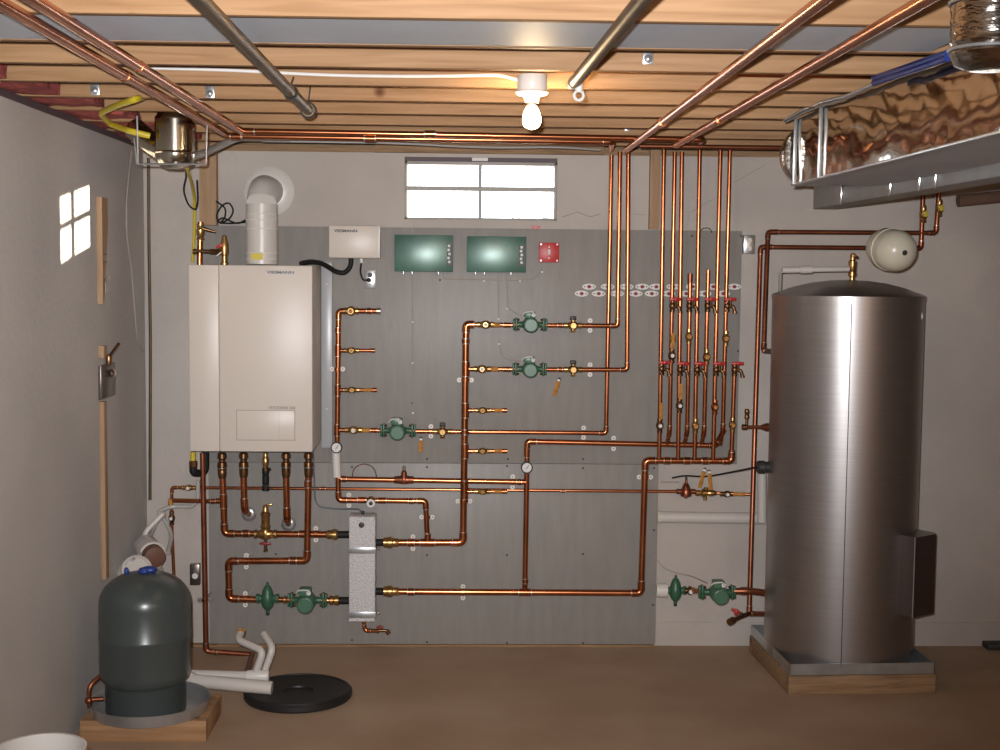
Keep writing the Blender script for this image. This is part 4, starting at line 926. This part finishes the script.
# ================================================================ STEEL TANK
fl = atz(788, 694, 0); fr_ = atz(939, 692, 0)
px0, px1 = fl.x-.018, fl.x+.682; py0, py1 = fl.y+.0, fl.y+.71
root = thing('wooden_pallet', 'low wooden frame base under the tall steel tank', 'base', ((px0+px1)/2, (py0+py1)/2, 0))
root.rotation_euler.z = math.radians(2.5)
hb = .088
MB().bx((px0, py0, 0), (px1, py0+.038, hb), .002).build('board', 'pine_old', root)
MB().bx((px0, py1-.038, 0), (px1, py1, hb), .002).build('board', 'pine_old', root)
MB().bx((px0, py0+.039, 0), (px0+.038, py1-.039, hb), .002).build('board', 'pine_old', root)
MB().bx((px1-.038, py0+.039, 0), (px1, py1-.039, hb), .002).build('board', 'pine_old', root)
MB().bx((px0+.04, py0+.04, .03), (px1-.04, py1-.04, hb-.004)).build('deck', 'pine_old', root)
tr_ = MB(); h = .055; x0, x1, y0, y1 = px0+.006, px1-.006, py0+.006, py1-.006
tr_.bx((x0, y0, hb+.001), (x1, y1, hb+.004))
for a, b in (((x0, y0), (x1, y0+.004)), ((x0, y1-.004), (x1, y1)), ((x0, y0), (x0+.004, y1)), ((x1-.004, y0), (x1, y1))):
    tr_.bx((a[0], a[1], hb+.001), (b[0], b[1], hb+h))
one('drip_tray', tr_, 'galv', 'square grey metal drip tray under the tall steel tank', 'tray', loc=V((px0+px1)/2, (py0+py1)/2, hb)).rotation_euler.z = math.radians(2.5)
tcx, tcy = (px0+px1)/2-.006, (py0+py1)/2-.005
TR = .356; tz0 = hb+.006
P_ = at(852, 296, tcy); tzt = at(852, 297, tcy-TR).z
tz1 = tzt
root = thing('steel_tank', 'tall brushed stainless steel water tank at the right', 'tank', (tcx, tcy, tz0))
MB().lathe((tcx, tcy, tz0), Z, [(TR-.020, 0), (TR-.014, .006), (TR-.014, .058), (TR, .062), (TR, tz1-tz0-.02)], 96).build('jacket', 'steel', root)
MB().lathe((tcx, tcy, tz1-.02), Z, [(TR+.003, 0), (TR+.003, .022), (TR-.004, .026), (TR*.93, .034), (TR*.75, .058), (TR*.5, .08), (TR*.25, .092), (.001, .096)], 96).build('lid', 'steel', root, label='domed steel lid')
# seam
sa = math.atan2((852-839)/F*6.2, 1)
sx = at(848, 450, tcy-TR).x; ang = math.asin(max(-1, min(1, (sx-tcx)/TR)))
c = V(tcx+math.sin(ang)*TR, tcy-math.cos(ang)*TR, 0)
MB().box(V(c.x, c.y, (tz0+tz1)/2), (.004, .003, tz1-tz0-.06), Matrix.Rotation(ang, 3, 'Z')).build('seam', 'dark', root)
# junction cover on the side
aa = math.radians(34)
n = V(math.sin(aa), -math.cos(aa), 0); t_ = V(math.cos(aa), math.sin(aa), 0)
zc = (at(910, 533, tcy-.25).z+at(910, 612, tcy-.25).z)/2; hh = (at(910, 533, tcy-.25).z-at(910, 612, tcy-.25).z)
R_ = Matrix((t_, n, Z)).transposed()
poly = [(.0, 0), (.18, 0), (.18, .11), (.155, .138), (.0, .138)]
oo = V(tcx, tcy, 0)+n*(TR-.06)
MB().prism(poly, V(oo.x, oo.y, zc-hh/2), t_, n, Z, hh).build('junction_cover', 'steel_dark', root, label='dark steel junction cover')
mb = MB(); 
for s_ in (-.001,):
    e0 = oo+t_*s_+n*.055; e1 = oo+t_*s_+n*.138
    for e in (e0, e1): mb.cyl(V(e.x, e.y, zc-hh/2), V(e.x, e.y, zc+hh/2), .0025, 6)
mb.build('cover_edge', 'galv', root)
# faint label remains on upper right
for py in (316,):
    a2 = math.radians(58); q = V(tcx+math.sin(a2)*(TR+.001), tcy-math.cos(a2)*(TR+.001), at(924, py, tcy-.2).z)
    MB().box(q, (.03, .002, .012 if py > 320 else .03), Matrix.Rotation(a2, 3, 'Z')).build('sticker', 'steel', root)
# T&P valve
tp = V(tcx, tcy, tz1+.07); px_top = at(852, 283, tcy)
tp = V(px_top.x, tcy, tz1+.072)
t = thing('relief_valve', 'brass relief valve standing on the dome of the steel tank', 'valve', tp)
zz = at(852, 253, tcy).z-tp.z
MB().lathe(tp, Z, [(.012, 0), (.012, .02), (.02, .024), (.02, .04), (.014, .044), (.018, .05), (.020, zz*.55), (.020, zz*.7), (.013, zz*.74), (.013, zz*.9), (.010, zz)], 16).build('body', 'brass', t)
MB().box(tp+V(.012, -.008, zz*.88), (.03, .014, .012), Matrix.Rotation(.6, 3, 'Y'), .003).build('lever', 'brass_dark', t)
t = run('pale discharge pipe running left from the relief valve on the steel tank', [tuple(at(849, 269, tcy)), tuple(at(782, 270, tcy))], .013, 'pvc', world=True, cat='pipe', name='discharge_pipe')
MB().cyl(at(812, 269.5, tcy), at(800, 269.8, tcy), .019, 16).cyl(at(798, 269.8, tcy), at(782, 270, tcy), .0155, 16).build('coupling', 'pvc', t)
MB().tube([at(780.5, 272, tcy), at(780, 292, tcy+.1)], .0085, 10).build('downpipe', 'clear_tube', t)
# cream expansion vessel
ec = at(893, 250, 6.0)
t = thing('expansion_vessel', 'small cream round expansion vessel on its side above the steel tank', 'expansion vessel', ec-V(0, 0, .11))
ax = V(-.10, -.40, -.05).normalized()*1.0
ax = V(.16, -.95, -.12).normalized()
er = .093
MB().lathe(ec-ax*-.10+V(-.0, 0, 0)-ax*.24, ax, [(.02, 0), (.052, .01), (.080, .035), (er, .075), (er, .165), (er*.97, .185), (er*.85, .212), (er*.6, .235), (er*.3, .247), (.001, .25)], 40).build('shell', 'cream', t)
e2 = ec-ax*-.10-ax*.24+ax*.248
MB().lathe(e2-ax*.003, ax, [(.012, 0), (.012, .006), (.008, .007)], 14).build('valve_cap', 'dark', t)
MB().torus(ec-ax*.02, ax, er+.001, .003, 40, 6).build('seam_ring', 'cream', t)
# drain valve
c = W(741, 617, .34)
t = thing('drain_valve', 'red-handled brass drain valve at the foot of the steel tank', 'valve', c-V(0, 0, .03))
MB().tube([W(749, 613.5, .3), W(741, 616.5, .36), W(732, 620.5, .42)], .0105, 12).cyl(W(733, 620, .42), W(729.5, 622, .45), .017, 14).lathe(W(741, 616.5, .36), Z, [(.010, 0), (.010, .02)], 10).build('body', 'brass_dark', t)
q = W(735.5, 610.5, .40)
MB().box(q, (.045, .012, .014), Matrix.Rotation(.35, 3, 'Y'), .004).box(q+V(.004, 0, -.008), (.016, .02, .03), Matrix.Rotation(.35, 3, 'Y'), .004).build('handle', 'red', t, label='red handle')
# small boxes on the wall
A, B = W(743.5, 235, .03), W(754.5, 254, .03)
t = thing('wall_outlet', 'silver outlet box at the upper right corner of the grey panel', 'outlet', (A.x, WY, B.z))
MB().bx((A.x, WY-.04, B.z), (B.x, WY-.001, A.z), .003).build('box', 'outlet_steel', t)
mb = MB()
for k in (.28, .72):
    mb.cyl(V((A.x+B.x)/2, WY-.041, A.z+(B.z-A.z)*k), V((A.x+B.x)/2, WY-.044, A.z+(B.z-A.z)*k), .012, 12)
mb.build('socket', 'white_plastic', t)
A, B = W(190, 564, .03), W(200, 585, .03)
t = thing('wall_outlet', 'low grey metal outlet on the wall left of the lower copper pipes', 'outlet', (A.x, WY, B.z))
MB().bx((A.x, WY-.04, B.z), (B.x, WY-.001, A.z), .003).build('box', 'steel_dark', t)
MB().lathe(W(195, 576, .041), -Yv, [(.015, 0), (.015, .004), (.01, .005)], 16).build('socket', 'paper', t)
one('hanger_wire', MB().tube(fillet([W(700, 232, .03), W(703, 228, .03), W(710, 228, .03), W(712, 233, .03)], .02, 4), .0025, 6), 'dark', 'small dark wire staple at the top edge of the panel between risers', 'wire')
# cracks
one('wall_crack', MB().tube([W(600, 214, 0), W(590, 217, 0), W(578, 212, 0), W(562, 217, 0)], .0018, 5).tube([W(633, 214, 0), W(646, 215, 0)], .0015, 5), 'grey_cable', 'thin wavy wire on the wall right of the window', 'wire')
one('wall_line', MB().tube([W(733, 183, 0), W(765, 165, 0)], .0016, 5).tube([W(692, 211, 0), W(712, 200, 0)], .0014, 5), 'grey_cable', 'thin slanting wire on the wall right of the risers', 'wire')
# ================================================================ GREY EXPANSION TANK, lower left
a = atz(80, 742, 0); b = atz(206, 742, 0)
hx = a.x; wx = b.x-a.x; dy = .36; hp = .088
root = thing('wooden_platform', 'low box of new pine boards under the grey pressure tank', 'base', (hx, a.y, 0))
MB().bx((hx, a.y, 0), (b.x, a.y+.038, hp), .002).build('board', 'pine', root)
MB().bx((hx, a.y+dy-.038, 0), (b.x, a.y+dy, hp), .002).build('board', 'pine', root)
MB().bx((hx, a.y+.039, 0), (hx+.038, a.y+dy-.039, hp), .002).build('board', 'pine', root)
MB().bx((b.x-.038, a.y+.039, 0), (b.x, a.y+dy-.039, hp), .002).build('board', 'pine', root)
MB().bx((hx+.05, a.y+.045, .02), (b.x-.05, a.y+dy-.045, hp-.002)).build('deck', 'pine', root)
gx = at(147.5, 690, a.y+.17).x; gy = a.y+.14
tx = at(150, 690, gy).x
one('drip_pan', MB().rings([[V(tx+r*math.cos(2*PI*k/56), gy+r*math.sin(2*PI*k/56), z) for k in range(56)] for r, z in ((.235, hp+.001), (.246, hp+.05), (.251, hp+.053), (.244, hp+.05), (.232, hp+.005), (.01, hp+.004))]), 'galv', 'round metal drip pan under the grey pressure tank', 'pan')
gz = hp+.007; gt = at(145, 572, gy).z
root = thing('pressure_tank', 'dark grey upright pressure tank on the wooden box at lower left', 'tank', (gx, gy, gz))
H = gt-gz; gr = .188
MB().lathe((gx, gy, gz), Z, [(gr*.86, 0), (gr*.88, .004), (gr*.88, .125), (gr*.90, .13)], 64).build('skirt', 'tank_grey', root)
prof = [(gr*.60, .10), (gr*.86, .118), (gr*.96, .14), (gr, .17), (gr, .31), (gr*1.008, .313), (gr*1.008, .325), (gr, .328), (gr, H-.13)]
for k in range(1, 10):
    q = k/9*PI/2; prof.append((max(gr*(math.cos(q)**.8 if k < 9 else .0), .001), H-.13+.13*math.sin(q)))
MB().lathe((gx, gy, gz), Z, prof, 64).build('shell', 'tank_grey', root)
top = V(gx, gy, gz+H)
mb = MB().lathe(top+V(0, 0, -.006), Z, [(.02, 0), (.028, .008), (.022, .022), (.008, .026)], 18).ell(top+V(.02, 0, .010), (.034, .022, .016), 14, 8)
mb.build('cap', 'blue', root, label='blue plastic cap')
mb = MB().cyl(V(gx-gr*.86, gy-.06, gz+.06), V(gx-gr-.03, gy-.07, gz+.06), .010, 12).tube(fillet([V(gx-gr-.03, gy-.07, gz+.03), V(gx-gr-.03, gy-.07, gz+.12), V(gx-gr+.01, gy-.03, gz+.15)], .03), .010, 12)
mb.ell(V(gx-gr-.03, gy-.07, gz+.055), (.017, .017, .02), 12, 8).build('inlet_pipe', 'copper_dull', root, label='copper inlet fitting')
# white pipe ends behind it
MB().ell(top+V(-.075, .0, .002), (.011, .011, .018), 10, 8).build('vent_cap', 'blue', root, label='small blue cap')
c = at(152, 554, 6.45)
t = thing('pvc_pipe', 'white pipe elbow with a reddish-brown plug, behind the grey pressure tank', 'pipe', c-V(0, 0, .1))
c2 = at(137, 569, 6.3)
ax = (V(.45, -.85, -.12)).normalized()
MB().lathe(c+ax*-.12, ax, [(.058, 0), (.06, .005), (.06, .10), (.064, .105), (.064, .13), (.054, .132), (.052, .12), (.001, .12)], 32).build('hub', 'pvc', t)
MB().lathe(c+ax*-.0, ax, [(.051, 0), (.051, .055), (.046, .058), (.001, .058)], 28).build('plug', 'brown_plug', t, label='reddish-brown plug')
MB().tube(fillet([c+ax*-.10, c+ax*-.14+V(0, 0, .06), W(163, 520, .3)+V(0, 0, .03), W(163, 515, .28)], .05), .014, 14).build('riser', 'pvc', t)
t = thing('pvc_pipe', 'wide white pipe coupling just behind the top of the grey pressure tank', 'pipe', c2-V(0, 0, .08))
ax2 = V(.25, -.7, .5).normalized()
MB().lathe(c2-ax2*.13, ax2, [(.080, 0), (.082, .01), (.082, .08), (.078, .086), (.070, .11), (.070, .13), (.055, .135), (.052, .128), (.001, .128)], 36).build('body', 'pvc', t)
mb = MB().tube(fillet([c2-ax2*.10, V(c2.x, 6.6, c2.z-.05), V(c2.x, 6.6, .0)], .08), .06, 24); mb.build('down_pipe', 'pvc', t)
one('clear_tubing', MB().tube(fillet([W(160, 515, .2), W(154, 528, .2), W(146, 548, .4), W(132, 560, .6)], .1, 6), .008, 8), 'clear_tube', 'thin clear tube slanting down to the white pipes behind the grey tank', 'tube')
one('clear_tubing', MB().tube(fillet([W(168, 553, .3), W(172, 535, .15), W(165, 520, .1), W(157, 512, .1), W(172, 506, .06), W(192, 507, .06), W(198, 500, .06), W(198, 480, .06)], .08, 6), .011, 10), 'clear_tube', 'whitish tube on the wall looping from the boiler down to the white pipes', 'tube')
# left wall cables and boards
one('wall_conduit', MB().tube(fillet([W(148.5, 158, .04), W(149, 250, .04), W(150.5, 340, .04), W(150, 500, .04)], .1, 5), .008, 8), 'bronze_pipe', 'dark conduit running down the back left corner of the room', 'conduit')
def lw(px, py, dx=.01): return atx(px, py, XL+dx)
one('wall_cable', MB().tube(fillet([lw(132, 150), lw(129, 175), lw(126, 205), lw(127, 240), lw(131, 262), lw(134, 300), lw(137, 340), lw(143, 352)], .2, 6), .0045, 8), 'tan_wire', 'pale cable hanging in a gentle curve down the left wall', 'cable')
def wallboard(x0, x1, y0, y1, thick, name, label, mt='pine_v', taper=None):
    a = lw(x0, y0, thick/2); b = lw(x1, y0, thick/2); c_ = lw(x0, y1, thick/2)
    mb = MB()
    if taper: mb.prism([(a.y, c_.z), (a.y+taper, c_.z), (b.y, c_.z+.35), (b.y, a.z), (a.y, a.z)], V(XL, 0, 0), Yv, Z, X, thick)
    else: mb.bx((XL, a.y, c_.z), (XL+thick, b.y, a.z), .001)
    return one(name, mb, mt, label, 'board')
wallboard(99, 105, 197, 304, .024, 'wood_strip', 'upright wooden strip on the left wall beside the sun patch', taper=.02)
t = wallboard(101, 104.5, 346, 358, .024, 'wood_block', 'small wooden block below the split strip on the left wall')
wallboard(101.5, 104.5, 402, 582, .02, 'wood_strip', 'lower wooden strip on the left wall above the grey tank')
wallboard(99.5, 114, 366, 400, .012, 'metal_cover', 'dull brown plate on the left wall under the latch', 'steel_dark')
c = lw(109, 360, .012)
t = thing('door_latch', 'small shiny metal latch screwed to the left wall below the strip', 'latch', c)
MB().box(c, (.02, .05, .05), None, .006).tube([c+V(.01, -.02, .02), c+V(.03, .06, .07)], .008, 8).build('bracket', 'brass_dark', t)
MB().ell(c+V(.015, 0, -.06), (.02, .03, .02), 12, 8).build('knob', 'chrome', t)
mb = MB()
for py in (254, 262, 280.5): mb.cyl(lw(105, py, .02), lw(105, py, .06)+V(0, .02, 0), .004, 6)
one('nails', mb, 'dark', 'three dark nails beside the wooden strip on the left wall', 'nail')
p = lw(108, 285, .002); one('paper_note', MB().box(p, (.004, .09, .07)), 'clear_tube', 'pale paper scrap on the left wall right of the wooden strip', 'paper')
# ================================================================ SUMP AND FLOOR PIPES
e0 = atz(244, 697, 0); e1 = atz(352, 697, 0); rs = (e1.x-e0.x)/2
f0 = atz(298, 716, 0); f1 = atz(298, 679, 0)
c = V((e0.x+e1.x)/2, (f0.y+f1.y)/2, 0)
t = thing('sump_lid', 'round black sump lid on the floor', 'lid', c)
MB().lathe(c, Z, [(rs*.97, 0), (rs, .008), (rs, .028), (rs*.97, .036), (rs*.9, .034), (rs*.3, .03), (.28*rs, .03), (.27*rs, .022), (.001, .022)], 56).build('disc', 'lid', t)
MB().torus(c+V(0, 0, .034), Z, rs*.93, .006, 56, 6).build('rim', 'lid', t)
t = thing('pvc_pipe', 'white drain pipe on the floor from the drip pan, with two raised bent ends', 'pipe', atz(190, 672, .04))
def fz(px, py, z=.05): return atz(px, py, z)
P0 = fz(250, 679, .075)
yy = P0.y
MB().tube([at(186, 674, yy), at(252, 676, yy)], .021, 18).build('upper_tube', 'pvc', t)
MB().tube([at(184, 675, yy-.12), at(196, 681, yy-.14), at(272, 688, yy-.16)], .030, 20).build('lower_tube', 'pvc', t)
MB().lathe(at(247, 676, yy), X, [(.026, 0), (.028, .01), (.028, .09), (.024, .1)], 20).build('coupling', 'white_plastic', t)
MB().tube(fillet([at(254, 677, yy), at(263.5, 651, yy), at(238, 640, yy+.1), at(241, 632, yy+.16)], .035, 6), .0175, 16).build('bent_end', 'pvc', t)
MB().tube(fillet([at(263, 676, yy+.02), at(273, 648, yy+.02), at(264, 634, yy+.12)], .03, 6), .0165, 16).build('bent_end', 'pvc', t)
MB().cyl(at(241, 633, yy+.15), at(241, 630.5, yy+.16), .0185, 16).build('open_end', 'tag', t, label='tan open end')
# bucket in the corner
bc = atz(45, 752, .36)
bc = at(47, 745, 3.6)
bt = at(40, 748, 3.6)
t = thing('bucket', 'white bucket at the lower left corner, only its rim in view', 'bucket', (bt.x, 3.6, 0))
zr = bt.z
MB().rings([[V(bt.x+r*math.cos(2*PI*k/48), 3.6+r*math.sin(2*PI*k/48), z) for k in range(48)] for r, z in ((.10, 0.0), (.115, zr-.03), (.122, zr-.03), (.122, zr), (.112, zr), (.098, .01), (.01, .008))]).build('shell', 'pvc', t)
MB().tube(fillet([V(bt.x-.02, 3.53, zr), V(bt.x-.01, 3.5, zr+.012), V(bt.x+.005, 3.5, zr+.026)], .01), .002, 6).build('handle_wire', 'chrome', t)
# dark mat at right
a = atz(979, 644, .0)
one('dark_mat', MB().bx((a.x, a.y-.12, 0), (a.x+.8, a.y+.1, .03), .006), 'dark', 'dark flat box edge on the floor at the far right', 'box')
p = atz(979, 645, 0)
# ================================================================ LIGHT
w = bpy.data.worlds.new('world'); SC.world = w; w.use_nodes = True
w.node_tree.nodes['Background'].inputs[0].default_value = (.86, .93, 1, 1); w.node_tree.nodes['Background'].inputs[1].default_value = 9
def light(name, typ, loc, energy, col, **k):
    l = bpy.data.lights.new(name, typ); l.energy = energy; l.color = col
    for a_, b_ in k.items(): setattr(l, a_, b_)
    o = bpy.data.objects.new(name, l); COL.objects.link(o); o.location = loc; return o
# the photographer's flash
fl_ = light('camera_flash', 'SPOT', (-.05, .02, 2.02), 1080, (.97, .98, 1), spot_size=math.radians(72), spot_blend=1, shadow_soft_size=.02)
fl_.rotation_euler = ((-Vector((-0.03, 1, .01)))).to_track_quat('Z', 'Y').to_euler()
# a second bare bulb nearer the camera, out of view
light('second_bulb', 'POINT', (3.0, -.6, 2.36), 62, (1, .66, .40), shadow_soft_size=.035)
k_ = .765; dr = V(-1, -k_, -.125*math.sqrt(1+k_*k_)*.85).normalized()
s_ = light('sun', 'SUN', (3, 10, 4), 34, (1, .88, .68), angle=.009)
s_.rotation_euler = (-dr).to_track_quat('Z', 'Y').to_euler()
SC.view_settings.view_transform = 'Standard'; SC.view_settings.look = 'None'; SC.view_settings.exposure = -0.12; SC.view_settings.gamma = 1; SC.view_settings.use_curve_mapping = False
for ob in bpy.data.objects:
    if '_o' in ob: del ob['_o']
